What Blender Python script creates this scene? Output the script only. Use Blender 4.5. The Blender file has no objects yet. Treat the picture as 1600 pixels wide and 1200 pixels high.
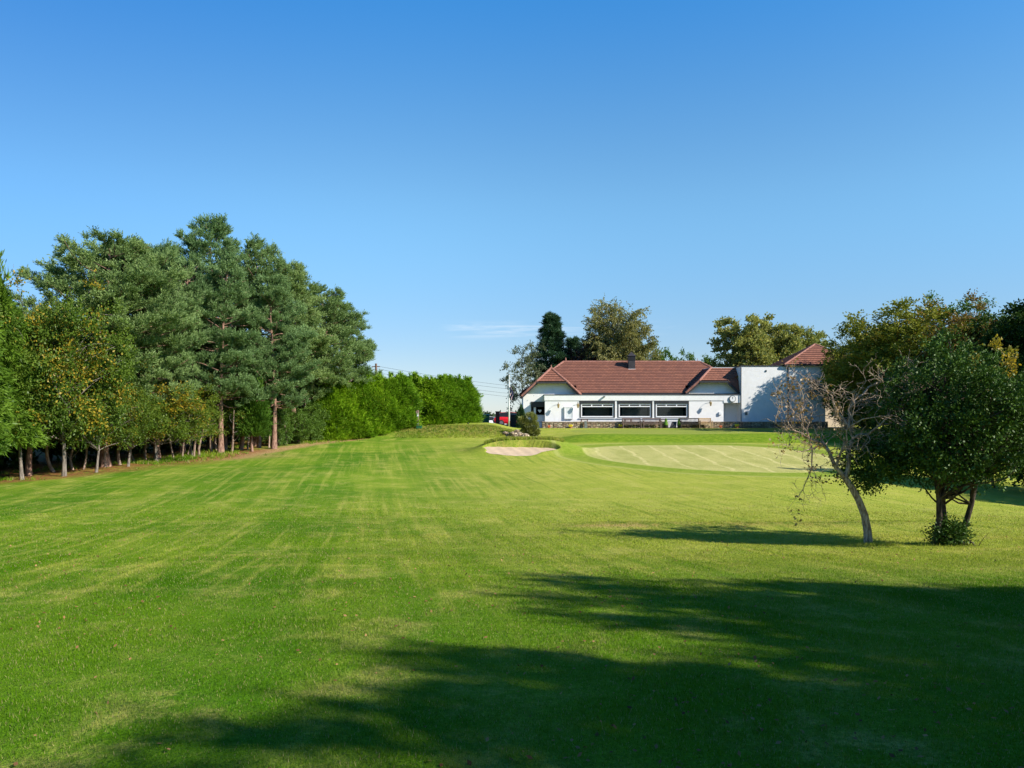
import bpy, math, random
import numpy as np
from mathutils import Vector

SC = bpy.context.scene
COL = SC.collection
# ------------------------------------------------------------------ camera, sky, sun, exposure
CAMZ = 1.7
FP = 1200.0            # focal length in pixels of the 1600 px wide photograph
HOR = 648.0            # horizon row
cd = bpy.data.cameras.new('camera'); cam = bpy.data.objects.new('camera', cd); COL.objects.link(cam)
cd.sensor_width = 36; cd.lens = 27.0; cd.shift_y = 48 / 1600.0
cd.clip_start = 0.1; cd.clip_end = 9000
cam.location = (0, 0, CAMZ); cam.rotation_euler = (math.radians(90), 0, 0)
SC.camera = cam
SUN = Vector((1.0, -0.5, 0.74)).normalized()
SUN_EL = math.asin(SUN.z); SUN_AZ = math.atan2(SUN.x, SUN.y)
SKY_STRENGTH = 0.093
SUN_STRENGTH = 4.6
EXPOSURE = 0.78
ld = bpy.data.lights.new('sun', 'SUN'); sun = bpy.data.objects.new('sun', ld); COL.objects.link(sun)
ld.energy = SUN_STRENGTH; ld.angle = math.radians(0.53); ld.color = (1.0, 0.93, 0.82)
sun.rotation_euler = (-SUN).to_track_quat('-Z', 'Y').to_euler(); sun.location = (60, -30, 60)
SC.view_settings.view_transform = 'Standard'; SC.view_settings.look = 'None'
SC.view_settings.exposure = EXPOSURE; SC.view_settings.gamma = 1

# ------------------------------------------------------------------ node helpers
class NT:
    def __init__(s, tree): s.t = tree; s.n = tree.nodes; s.l = tree.links
    def node(s, typ, ins=None, **props):
        n = s.n.new(typ)
        for k, v in props.items(): setattr(n, k, v)
        for k, v in (ins or {}).items(): s.put(n.inputs[k], v)
        return n
    def put(s, sock, v):
        if isinstance(v, bpy.types.NodeSocket): s.l.new(v, sock)
        elif v is not None:
            if sock.type == 'RGBA' and len(v) == 3: v = (*v, 1)
            sock.default_value = v
    def m(s, op, a, b=None, c=None, clamp=False):
        n = s.n.new('ShaderNodeMath'); n.operation = op; n.use_clamp = clamp
        for i, v in enumerate((a, b, c)):
            if v is not None: s.put(n.inputs[i], v)
        return n.outputs[0]
    def mix(s, f, a, b, mode='MIX'):
        n = s.n.new('ShaderNodeMix'); n.data_type = 'RGBA'; n.blend_type = mode; n.clamp_factor = True
        s.put(n.inputs[0], f); s.put(n.inputs[6], a); s.put(n.inputs[7], b)
        return n.outputs[2]
    def ramp(s, f, lo, hi, a=0.0, b=1.0):
        n = s.n.new('ShaderNodeMapRange'); n.interpolation_type = 'SMOOTHSTEP'
        for i, v in enumerate((f, lo, hi, a, b)): s.put(n.inputs[i], v)
        return n.outputs[0]
    def noise(s, vec, scale, detail=3, rough=0.55, dist=0.0):
        n = s.node('ShaderNodeTexNoise', {'Vector': vec, 'Scale': scale, 'Detail': detail, 'Roughness': rough, 'Distortion': dist})
        return n.outputs[0]
    def vmul(s, vec, v):
        n = s.n.new('ShaderNodeVectorMath'); n.operation = 'MULTIPLY'; s.put(n.inputs[0], vec); n.inputs[1].default_value = v
        return n.outputs[0]
    def attr(s, name): return s.node('ShaderNodeAttribute', attribute_name=name).outputs['Fac']
    def obj(s): return s.node('ShaderNodeTexCoord').outputs['Object']

# world: physical sky plus a few thin cirrus wisps fixed to directions of the sky
w = bpy.data.worlds.new('World'); SC.world = w; w.use_nodes = True
W = NT(w.node_tree); W.n.clear()
sky = W.node('ShaderNodeTexSky', sky_type='NISHITA')
sky.sun_disc = False; sky.sun_elevation = SUN_EL; sky.sun_rotation = SUN_AZ
sky.air_density = 1.0; sky.dust_density = 0.0; sky.ozone_density = 4.5; sky.altitude = 50
gen = W.node('ShaderNodeTexCoord').outputs['Generated']
sep = W.node('ShaderNodeSeparateXYZ', {0: gen})
sx, sy_, sz = sep.outputs
az = W.m('ARCTAN2', sx, sy_)            # 0 = north (view direction)
el = W.m('ARCSINE', sz)
comb = W.node('ShaderNodeCombineXYZ', {0: W.m('MULTIPLY', az, 10.0), 1: W.m('MULTIPLY', el, 130.0), 2: 3.1})
wn = W.noise(comb.outputs[0], 1.1, 5, 0.6, 0.6)
band = W.m('MULTIPLY', W.ramp(el, 0.095, 0.108), W.ramp(el, 0.124, 0.112))
side = W.m('MULTIPLY', W.ramp(az, -0.10, -0.05), W.ramp(az, 0.24, 0.08))
wf = W.m('MULTIPLY', W.m('MULTIPLY', band, side), W.ramp(wn, 0.40, 0.72), clamp=True)
hsv = W.node('ShaderNodeHueSaturation', {'Saturation': 1.12, 'Value': 1.0, 'Color': sky.outputs[0]})
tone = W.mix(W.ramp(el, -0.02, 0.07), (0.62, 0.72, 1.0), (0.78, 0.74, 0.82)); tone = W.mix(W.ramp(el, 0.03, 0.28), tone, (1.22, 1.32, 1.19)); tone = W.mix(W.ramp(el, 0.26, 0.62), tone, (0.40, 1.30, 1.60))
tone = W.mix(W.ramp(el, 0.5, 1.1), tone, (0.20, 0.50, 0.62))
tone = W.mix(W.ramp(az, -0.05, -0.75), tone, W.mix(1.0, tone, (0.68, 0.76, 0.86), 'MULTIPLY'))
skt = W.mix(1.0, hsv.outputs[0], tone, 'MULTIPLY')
skc = W.mix(W.m('MULTIPLY', wf, 0.35), skt, (6.5, 6.8, 7.0))
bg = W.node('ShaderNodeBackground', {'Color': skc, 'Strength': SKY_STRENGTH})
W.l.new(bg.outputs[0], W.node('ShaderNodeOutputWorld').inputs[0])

# ------------------------------------------------------------------ materials
MATS = {}
def new_mat(name):
    m = bpy.data.materials.new(name); m.use_nodes = True
    t = NT(m.node_tree); t.n.clear()
    out = t.node('ShaderNodeOutputMaterial'); MATS[name] = m
    return m, t, out
def plain(name, c, rough=0.7, var=0.12, scale=6.0, bump=0.0, bscale=40.0, metal=0.0, stain=None, spec=0.4):
    m, t, out = new_mat(name); v = t.obj()
    n1 = t.noise(v, scale, 4); 
    col = t.mix(t.ramp(n1, 0.3, 0.7), tuple(x * (1 - var) for x in c), tuple(min(1, x * (1 + var)) for x in c))
    if stain:
        n2 = t.noise(t.vmul(v, (1.0, 1.0, 0.35)), stain[1], 5, 0.65)
        col = t.mix(t.ramp(n2, 0.5, 0.78, 0, stain[2]), col, stain[0])
    b = t.node('ShaderNodeBsdfPrincipled', {'Base Color': col, 'Roughness': rough, 'Metallic': metal, 'Specular IOR Level': spec})
    if bump:
        bn = t.node('ShaderNodeBump', {'Strength': bump, 'Distance': 0.02, 'Height': t.noise(v, bscale, 3)})
        t.l.new(bn.outputs[0], b.inputs['Normal'])
    t.l.new(b.outputs[0], out.inputs[0]); return m
def leafmat(name, ca, cb, cc=None, fc=0.9, trans=0.35, gloss=0.06, rough=0.45):
    """tint attribute 0..1 picks the leaf colour; cc is the colour of the few turned leaves above fc"""
    m, t, out = new_mat(name); ti = t.attr('tint')
    col = t.mix(ti, ca, cb)
    if cc: col = t.mix(t.ramp(t.attr('turn'), fc, fc + 0.08), col, cc)
    rnd = t.node('ShaderNodeObjectInfo').outputs['Random']; col = t.mix(rnd, t.mix(1.0, col, (0.80, 0.88, 0.92), 'MULTIPLY'), t.mix(1.0, col, (1.16, 1.08, 0.95), 'MULTIPLY'))
    d = t.node('ShaderNodeBsdfDiffuse', {'Color': col}); tr = t.node('ShaderNodeBsdfTranslucent', {'Color': t.mix(0.5, col, t.mix(1.0, col, (1.0, 1.0, 0.35), 'MULTIPLY'))})
    a = t.node('ShaderNodeMixShader', {0: trans, 1: d.outputs[0], 2: tr.outputs[0]})
    g = t.node('ShaderNodeBsdfGlossy', {'Color': (1, 1, 1), 'Roughness': rough})
    b = t.node('ShaderNodeMixShader', {0: gloss, 1: a.outputs[0], 2: g.outputs[0]})
    t.l.new(b.outputs[0], out.inputs[0]); return m
def barkmat(name, ca, cb, scale=5.0):
    m, t, out = new_mat(name); v = t.obj()
    n = t.noise(t.vmul(v, (1, 1, 0.25)), scale * 3, 5, 0.65)
    col = t.mix(t.ramp(n, 0.35, 0.65), ca, cb)
    b = t.node('ShaderNodeBsdfPrincipled', {'Base Color': col, 'Roughness': 0.9, 'Specular IOR Level': 0.2})
    bn = t.node('ShaderNodeBump', {'Strength': 0.9, 'Distance': 0.03, 'Height': n}); t.l.new(bn.outputs[0], b.inputs['Normal'])
    t.l.new(b.outputs[0], out.inputs[0]); return m

white_wall = plain('white_roughcast', (0.80, 0.80, 0.79), 0.85, 0.03, 2.0, 0.5, 22.0, stain=((0.55, 0.54, 0.50), 0.9, 0.35))
grey_wall = plain('pale_grey_render', (0.52, 0.52, 0.54), 0.85, 0.05, 2.0, 0.4, 30.0)
beige_wall = plain('beige_render', (0.60, 0.50, 0.38), 0.9, 0.08, 1.5, 0.5, 22.0, stain=((0.42, 0.34, 0.25), 1.2, 0.5))
dark_trim = plain('dark_trim', (0.035, 0.032, 0.036), 0.5, 0.15, 4.0)
shutter_m = plain('shutter_grey', (0.030, 0.031, 0.034), 0.5, 0.15, 5.0)
upvc = plain('white_frame', (0.78, 0.79, 0.80), 0.35, 0.03)
lead = plain('pale_flashing', (0.50, 0.50, 0.52), 0.6, 0.1, 8.0)
felt = plain('roof_felt', (0.09, 0.09, 0.095), 0.9, 0.2, 3.0)
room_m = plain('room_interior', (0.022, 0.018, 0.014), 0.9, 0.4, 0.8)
curtain_m = plain('teal_curtain', (0.03, 0.13, 0.20), 0.8, 0.2, 3.0)
cap_m = plain('ridge_tile', (0.30, 0.135, 0.10), 0.8, 0.25, 5.0, 0.3, 20)
wood_dark = plain('weathered_teak', (0.15, 0.10, 0.085), 0.8, 0.25, 14.0, 0.3, 50)
wood_pale = plain('pale_oak', (0.50, 0.34, 0.18), 0.7, 0.2, 14.0, 0.3, 50)
brick_m = plain('brown_brick', (0.20, 0.075, 0.05), 0.85, 0.35, 9.0, 0.5, 25)
metal_pole = plain('white_pole', (0.80, 0.80, 0.80), 0.4, 0.03)
black_p = plain('black_plastic', (0.015, 0.015, 0.017), 0.45, 0.2)
brass = plain('brass_lamp', (0.45, 0.33, 0.16), 0.4, 0.2, 20, metal=0.5)
green_p = plain('green_plastic', (0.02, 0.12, 0.05), 0.5, 0.15)
grey_stone = plain('grey_slate', (0.16, 0.18, 0.17), 0.8, 0.2, 9, 0.3, 30)
terracotta = plain('terracotta', (0.42, 0.15, 0.08), 0.8, 0.15)
yellow_f = plain('yellow_petals', (0.75, 0.62, 0.03), 0.7, 0.2, 40)
orange_f = plain('orange_petals', (0.65, 0.16, 0.05), 0.7, 0.2, 40)
paper_m = plain('notice_paper', (0.70, 0.74, 0.74), 0.5, 0.05, 3)
car_red = plain('red_paint', (0.55, 0.015, 0.025), 0.25, 0.04); car_white = plain('white_paint', (0.72, 0.74, 0.76), 0.25, 0.03)
car_blue = plain('blue_paint', (0.04, 0.08, 0.16), 0.25, 0.04)
tyre_m = plain('tyre_rubber', (0.02, 0.02, 0.02), 0.9, 0.1); rim_m = plain('alloy', (0.4, 0.4, 0.42), 0.35, 0.1, metal=0.8)
lampglass_red = plain('tail_lens', (0.45, 0.01, 0.01), 0.2, 0.05); lampglass = plain('clear_lens', (0.7, 0.7, 0.72), 0.15, 0.05)
asphalt = plain('asphalt', (0.055, 0.055, 0.057), 0.92, 0.25, 3.0, 0.4, 60)
navy = plain('navy_cloth', (0.02, 0.025, 0.09), 0.9, 0.1); redcloth = plain('red_cloth', (0.40, 0.03, 0.04), 0.9, 0.1); whitecloth = plain('white_cloth', (0.7, 0.7, 0.7), 0.9, 0.05)
soil_m = plain('soil', (0.10, 0.06, 0.04), 1.0, 0.3)
def glassmat():
    m, t, out = new_mat('window_glass')
    tr = t.node('ShaderNodeBsdfTransparent', {'Color': (0.5, 0.55, 0.55)}); g = t.node('ShaderNodeBsdfGlossy', {'Color': (1, 1, 1), 'Roughness': 0.03})
    f = t.node('ShaderNodeFresnel', {'IOR': 1.5}); mx = t.node('ShaderNodeMixShader', {0: t.m('MULTIPLY', f.outputs[0], 0.8), 1: tr.outputs[0], 2: g.outputs[0]})
    t.l.new(mx.outputs[0], out.inputs[0]); return m
glass = glassmat()
car_glass = plain('car_glass', (0.02, 0.025, 0.03), 0.08, 0.1, spec=0.8)
def tilemat():
    m, t, out = new_mat('red_roof_tile')
    uv = t.node('ShaderNodeUVMap', uv_map='uv').outputs[0]
    br = t.node('ShaderNodeTexBrick', {'Vector': uv, 'Color1': (0.285, 0.118, 0.075), 'Color2': (0.20, 0.085, 0.058), 'Mortar': (0.12, 0.05, 0.04), 'Scale': 1.0, 'Mortar Size': 0.012, 'Brick Width': 0.3, 'Row Height': 0.30})
    n = t.noise(uv, 0.8, 5, 0.6); n2 = t.noise(uv, 9.0, 3)
    c = t.mix(t.ramp(n, 0.35, 0.7, 0, 0.55), br.outputs[0], (0.19, 0.080, 0.060))
    c = t.mix(t.ramp(n2, 0.55, 0.8, 0, 0.5), c, (0.30, 0.19, 0.13))
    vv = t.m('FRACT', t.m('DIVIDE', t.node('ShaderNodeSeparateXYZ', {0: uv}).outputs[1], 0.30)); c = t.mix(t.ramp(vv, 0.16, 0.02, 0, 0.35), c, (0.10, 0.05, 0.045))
    c = t.mix(t.ramp(t.noise(uv, 1.7, 6, 0.7), 0.62, 0.75, 0, 0.45), c, (0.10, 0.08, 0.06))
    b = t.node('ShaderNodeBsdfPrincipled', {'Base Color': c, 'Roughness': 0.85, 'Specular IOR Level': 0.25})
    bn = t.node('ShaderNodeBump', {'Strength': 0.6, 'Distance': 0.02, 'Height': t.m('ADD', t.m('MULTIPLY', br.outputs['Fac'], -1.0), n2)}); t.l.new(bn.outputs[0], b.inputs['Normal'])
    t.l.new(b.outputs[0], out.inputs[0]); return m
tile = tilemat()
def stonemat(name='sandstone_rubble', cs=((0.42, 0.31, 0.20), (0.24, 0.17, 0.12), (0.50, 0.42, 0.30))):
    m, t, out = new_mat(name); v = t.obj()
    vv = t.vmul(v, (1, 1, 1.5))
    vo = t.node('ShaderNodeTexVoronoi', {'Vector': vv, 'Scale': 3.6, 'Randomness': 0.9}, feature='DISTANCE_TO_EDGE')
    vc = t.node('ShaderNodeTexVoronoi', {'Vector': vv, 'Scale': 3.6, 'Randomness': 0.9})
    r = t.node('ShaderNodeSeparateXYZ', {0: vc.outputs['Color']}).outputs
    c = t.mix(r[0], cs[0], cs[1]); c = t.mix(t.ramp(r[1], 0.6, 0.8), c, cs[2])
    c = t.mix(t.ramp(t.noise(v, 14, 4), 0.4, 0.7, 0, 0.4), c, (0.2, 0.16, 0.12))
    c = t.mix(t.ramp(vo.outputs['Distance'], 0.0, 0.06, 0.85, 0), c, (0.09, 0.07, 0.055))
    b = t.node('ShaderNodeBsdfPrincipled', {'Base Color': c, 'Roughness': 0.92, 'Specular IOR Level': 0.2})
    bn = t.node('ShaderNodeBump', {'Strength': 1.0, 'Distance': 0.08, 'Height': t.ramp(vo.outputs['Distance'], 0, 0.14)}); t.l.new(bn.outputs[0], b.inputs['Normal'])
    t.l.new(b.outputs[0], out.inputs[0]); return m
stone = stonemat()

# ------------------------------------------------------------------ object helpers
ORG = {}
def tag(o, label=None, cat=None, group=None, kind=None):
    if label: o['label'] = label
    if cat: o['category'] = cat
    if group: o['group'] = group
    if kind: o['kind'] = kind
    return o
def thing(name, loc, label, cat, group=None, rz=0.0):
    o = bpy.data.objects.new(name, None); o.empty_display_size = 0.2; COL.objects.link(o)
    o.location = loc; o.rotation_euler = (0, 0, rz); ORG[o.name] = tuple(loc)
    return tag(o, label, cat, group)
def copy_tree(o, parent=None):
    c = o.copy(); COL.objects.link(c); c.parent = parent
    for ch in o.children: copy_tree(ch, c)
    return c
def place(proto, first, loc, rz=0.0, sc=1.0, label=None, group=None, scz=None):
    o = proto if first else copy_tree(proto)
    o.location = loc; o.rotation_euler = (0, 0, rz); o.scale = (sc, sc, scz or sc)
    if label: o['label'] = label
    if group: o['group'] = group
    return o
class MB:
    def __init__(s): s.v = []; s.f = []; s.mi = []; s.uv = []
    def add(s, vs, fs, mi=0):
        b = len(s.v); s.v += [tuple(p) for p in vs]
        for f in fs: s.f.append(tuple(i + b for i in f)); s.mi.append(mi)
        return s
    def box(s, x0, x1, y0, y1, z0, z1, mi=0):
        return s.add([(x0,y0,z0),(x1,y0,z0),(x1,y1,z0),(x0,y1,z0),(x0,y0,z1),(x1,y0,z1),(x1,y1,z1),(x0,y1,z1)],
                     [(0,3,2,1),(4,5,6,7),(0,1,5,4),(1,2,6,5),(2,3,7,6),(3,0,4,7)], mi)
    def prism(s, poly, axis, a0, a1, mi=0):
        """poly: 2-D outline (u,v); axis 'y': (u,a,v) ; 'x': (a,u,v) ; 'z': (u,v,a)"""
        def mk(u, v, a): return {'y': (u, a, v), 'x': (a, u, v), 'z': (u, v, a)}[axis]
        n = len(poly); vs = [mk(u, v, a0) for u, v in poly] + [mk(u, v, a1) for u, v in poly]
        fs = [tuple(range(n)), tuple(range(2*n-1, n-1, -1))] + [(i, i+n, (i+1) % n + n, (i+1) % n) for i in range(n)]
        return s.add(vs, fs, mi)
    def bar(s, p, q, wdt, h, mi=0):
        p = Vector(p); q = Vector(q); d = (q - p).normalized()
        up = Vector((0, 0, 1)) if abs(d.z) < 0.95 else Vector((0, 1, 0))
        a = d.cross(up).normalized() * wdt / 2; b = a.cross(d).normalized() * h / 2
        vs = [p-a-b, p+a-b, p+a+b, p-a+b, q-a-b, q+a-b, q+a+b, q-a+b]
        return s.add(vs, [(0,1,2,3),(4,7,6,5),(0,4,5,1),(1,5,6,2),(2,6,7,3),(3,7,4,0)], mi)
    def tube(s, pts, rad, n=6, mi=0, cap=True):
        pts = [Vector(p) for p in pts]; k = len(pts); rs = rad if hasattr(rad, '__len__') else [rad] * k
        vs = []; ref = Vector((0.31, 0.95, 0.05))
        for i, p in enumerate(pts):
            d = (pts[min(i+1, k-1)] - pts[max(i-1, 0)])
            if d.length < 1e-6: d = Vector((0, 0, 1))
            d.normalize(); a = d.cross(ref)
            if a.length < 0.1: a = d.cross(Vector((1, 0, 0)))
            a.normalize(); b = d.cross(a)
            for j in range(n):
                t = 2 * math.pi * j / n; vs.append(p + (a * math.cos(t) + b * math.sin(t)) * rs[i])
        fs = []
        for i in range(k - 1):
            for j in range(n): fs.append((i*n+j, i*n+(j+1) % n, (i+1)*n+(j+1) % n, (i+1)*n+j))
        if cap: fs += [tuple(range(n-1, -1, -1)), tuple(range((k-1)*n, k*n))]
        return s.add(vs, fs, mi)
    def lathe(s, c, prof, n=16, mi=0):
        vs = []
        for r, z in prof:
            for j in range(n):
                t = 2*math.pi*j/n; vs.append((c[0]+r*math.cos(t), c[1]+r*math.sin(t), c[2]+z))
        fs = []
        for i in range(len(prof)-1):
            for j in range(n): fs.append((i*n+j, i*n+(j+1) % n, (i+1)*n+(j+1) % n, (i+1)*n+j))
        fs += [tuple(range(n-1, -1, -1)), tuple(range((len(prof)-1)*n, len(prof)*n))]
        return s.add(vs, fs, mi)
    def ball(s, c, r, n=10, m=7, jit=0.0, rng=None, sq=(1,1,1), mi=0):
        vs = []
        for i in range(m+1):
            ph = math.pi*i/m
            for j in range(n):
                t = 2*math.pi*j/n; k = r*(1+(rng.uniform(-jit, jit) if rng else 0))
                vs.append((c[0]+k*sq[0]*math.sin(ph)*math.cos(t), c[1]+k*sq[1]*math.sin(ph)*math.sin(t), c[2]+k*sq[2]*math.cos(ph)))
        fs = [(i*n+j, (i+1)*n+j, (i+1)*n+(j+1) % n, i*n+(j+1) % n) for i in range(m) for j in range(n)]
        return s.add(vs, fs, mi)
    def build(s, name, mats, parent=None, smooth=False, bevel=0.0):
        me = bpy.data.meshes.new(name); o3 = ORG.get(parent.name, (0, 0, 0)) if parent else (0, 0, 0)
        me.from_pydata([(a-o3[0], b-o3[1], c-o3[2]) for a, b, c in s.v], [], s.f)
        for m in (mats if isinstance(mats, (list, tuple)) else [mats]): me.materials.append(m)
        me.polygons.foreach_set('material_index', s.mi)
        if smooth: me.polygons.foreach_set('use_smooth', [True] * len(s.f))
        if s.uv:
            uvl = me.uv_layers.new(name='uv'); uvl.data.foreach_set('uv', [c for uv in s.uv for c in uv])
        me.update()
        o = bpy.data.objects.new(name, me); COL.objects.link(o)
        if parent: o.parent = parent
        ORG[o.name] = o3
        if bevel:
            b = o.modifiers.new('bevel', 'BEVEL'); b.width = bevel; b.segments = 2; b.limit_method = 'ANGLE'
        return o

# ------------------------------------------------------------------ terrain
def ss(a, b, x):
    t = np.clip((np.asarray(x, float) - a) / (b - a), 0, 1); return t * t * (3 - 2 * t)
_ty = np.arange(-200, 900, 0.5)
_tz = np.interp(_ty, [-200,-40,-6,0,5,10,15,20,28,36,45,53,60,68,72,95,120,200,900],
                     [0.3,0.3,0.05,0.0,-0.15,-0.5,-0.93,-1.2,-1.33,-1.12,-0.68,-0.30,-0.1,0.05,0.05,0.05,-0.8,-3,-3])
_k = np.hanning(11); _k /= _k.sum(); _tz = np.convolve(np.pad(_tz, 5, 'edge'), _k, 'valid')
def vnoise(x, y, s, seed=0):
    x = np.asarray(x, float) / s; y = np.asarray(y, float) / s; v = 0
    for i, (a, b, c, d) in enumerate(((1.0, 0.31, 0.2, 1.0), (-0.62, 1.07, 1.7, 0.8), (1.9, -1.3, 4.1, 0.45), (0.7, 2.3, 2.2, 0.4))):
        v = v + d * np.sin(a * x + b * y + c + seed * 1.37 * (i + 1))
    return v / 2.65
BC = (0.40, 45.85)
def bunker_r(x, y):
    dx = (x - BC[0]) / 2.15; dy = (y - BC[1]) / 1.2
    th = np.arctan2(dy, dx); r = np.hypot(dx, dy)
    return r / (1 + 0.10 * np.sin(3 * th + 0.6) + 0.07 * np.sin(5 * th + 2.0) - 0.10 * np.exp(-((th - 1.05) / 0.3) ** 2))
def sand_z(x, y): return -0.69 + (y - 44.5) * 0.17 + 0.05 * ((x - BC[0]) / 2.0) ** 2
def zt(x, y):
    x = np.asarray(x, float); y = np.asarray(y, float)
    z = np.interp(y, _ty, _tz)
    wob = 0.5 * vnoise(x, y, 5.0, 2)
    z = z + 0.45 * ss(53.2 + 0, 56.4, y + wob * 0.6 - 0.04 * (x - 11)) * ss(2.0, 6.0, x)            # bank below the clubhouse green
    z = z + 0.45 * ss(57, 66, y) * (1 - ss(2.0, 6.0, x)) * (1 - ss(100, 150, y)) + 0 * x
    z = z - 0.45 * ss(100, 150, y) * ss(2.0, 6.0, x)
    z = z + 0.50 * ss(57.5, 62.5, y + 0.25 * wob) * (1 - ss(68.5, 71, y)) * ss(-15, -9.5, x) * (1 - ss(-2.2, 0.8, x))   # tee platform
    z = z + 0.72 * np.exp(-((x - 0.9) / 3.2) ** 4) * ss(44.3, 47.0, y) * (1 - ss(47.8, 51.0, y))                      # bunker mound
    z = z + 0.10 * np.exp(-((y - 20.3 - 0.4 * wob) / 0.7) ** 2) * ss(-1, 3, x) * (1 - ss(9, 13, x)) # low fold in the fairway
    z = z + 0.22 * np.exp(-(((x + 11) / 6) ** 2)) * np.exp(-(((y - 33) / 6) ** 2))
    z = z - 0.9 * ss(9, 30, x) * ss(14, 22, y) * (1 - ss(34, 52, y))
    z = z + 0.05 * vnoise(x, y, 3.0, 1) * (1 - ss(90, 140, np.abs(y))) * ss(2, 8, np.abs(y) + np.abs(x) * 0.3) * (1 - ss(66, 69, y))
    r = bunker_r(x, y)
    cut = 1 - ss(0.97, 1.04, r)
    return z * (1 - cut) + (sand_z(x, y) - 0.12) * cut
def gz(x, y): return float(zt(x, y))
def on(px, py, y0=2.0, y1=120.0):
    """ground point that the photograph shows at this pixel"""
    ys = np.linspace(y0, y1, 6000); xs = (px - 800) / FP * ys; pr = HOR + (CAMZ - zt(xs, ys)) / ys * FP
    k = np.argmax(pr <= py); return float(xs[k]), float(ys[k]), gz(xs[k], ys[k])
def lines(parts):
    out = [parts[0][0]]
    for a, b, st in parts:
        n = max(1, int(round((b - a) / st))); out += list(np.linspace(a, b, n + 1)[1:])
    return np.array(out)
def green_r(x, y):
    dx = (x - 11.6) / 6.8; dy = (y - 45.0 + 0.12 * (x - 11)) / 7.6; th = np.arctan2(dy, dx)
    return np.hypot(dx, dy) / (1 + 0.06 * np.sin(2 * th + 1) + 0.04 * np.sin(3 * th))
def green2_r(x, y):
    dx = (x - 14.0) / 9.5; dy = (y - 62.6) / 5.0; th = np.arctan2(dy, dx)
    return np.hypot(dx, dy) ** 1.0 / (1 + 0.07 * np.sin(2 * th) + 0.05 * np.sin(3 * th + 1))
# foot of the left tree belt: x as a function of y
def belt_x(y): return np.interp(y, [0, 20, 30, 36, 43, 49, 58, 62, 70, 90], [-44, -33, -26, -22.3, -18.6, -16.9, -13.6, -11.6, -5.5, 2.0])
def masks(x, y):
    x = np.asarray(x, float); y = np.asarray(y, float)
    n = vnoise(x, y, 1.3, 5)
    litter = (1 - ss(1.5, 4.0, x - belt_x(y) + 1.1 * n + 1.5 * ss(42, 50, y))) * ss(14, 20, y) * (1 - ss(61, 64, y))
    # worn dirt path along the belt
    d = np.abs(x - belt_x(y) - np.interp(y, [30, 36, 43, 47, 60], [3.5, 2.2, 2.6, 2.3, 1.3]))
    path = (1 - ss(0.5, 1.3, d + 0.3 * n)) * ss(41, 44, y) * (1 - ss(62, 64, y))
    path = np.maximum(path, 0.8 * np.exp(-(((x + 15.6) / 2.3) ** 2 + ((y - 44.5) / 1.6) ** 2)))
    path = np.maximum(path, 0.75 * np.exp(-((y - 20.0 - 0.5 * vnoise(x, y, 5, 2)) / 0.22) ** 2) * ss(-0.3, 0.6, vnoise(x, y, 0.7, 6)) * ss(0, 2.5, x) * (1 - ss(8.5, 11, x)))
    # yellower open fairway to the right of the mown strip
    pale = ss(-9, 5, x + 0.10 * y - 3 + 2.0 * vnoise(x, y, 6, 3)) * ss(8, 16, y) * 0.9 + 0.0
    rough = ss(58, 60.5, y) * (1 - ss(63.5, 65.2, y)) * (1 - ss(-1, 3, x)) + np.exp(-((x - 0.4) / 3.6) ** 4) * np.exp(-((y - 48.2) / 1.8) ** 2) * 0.9
    rough = np.maximum(rough, 0.9 * np.exp(-((y - 20.0 - 0.2 * n) / 0.35) ** 2) * ss(0, 3, x) * (1 - ss(9, 12, x)))
    return dict(litter=litter, path=path, pale=np.clip(pale, 0, 1), rough=np.clip(rough, 0, 1), gr=green_r(x, y), gr2=green2_r(x, y))

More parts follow.
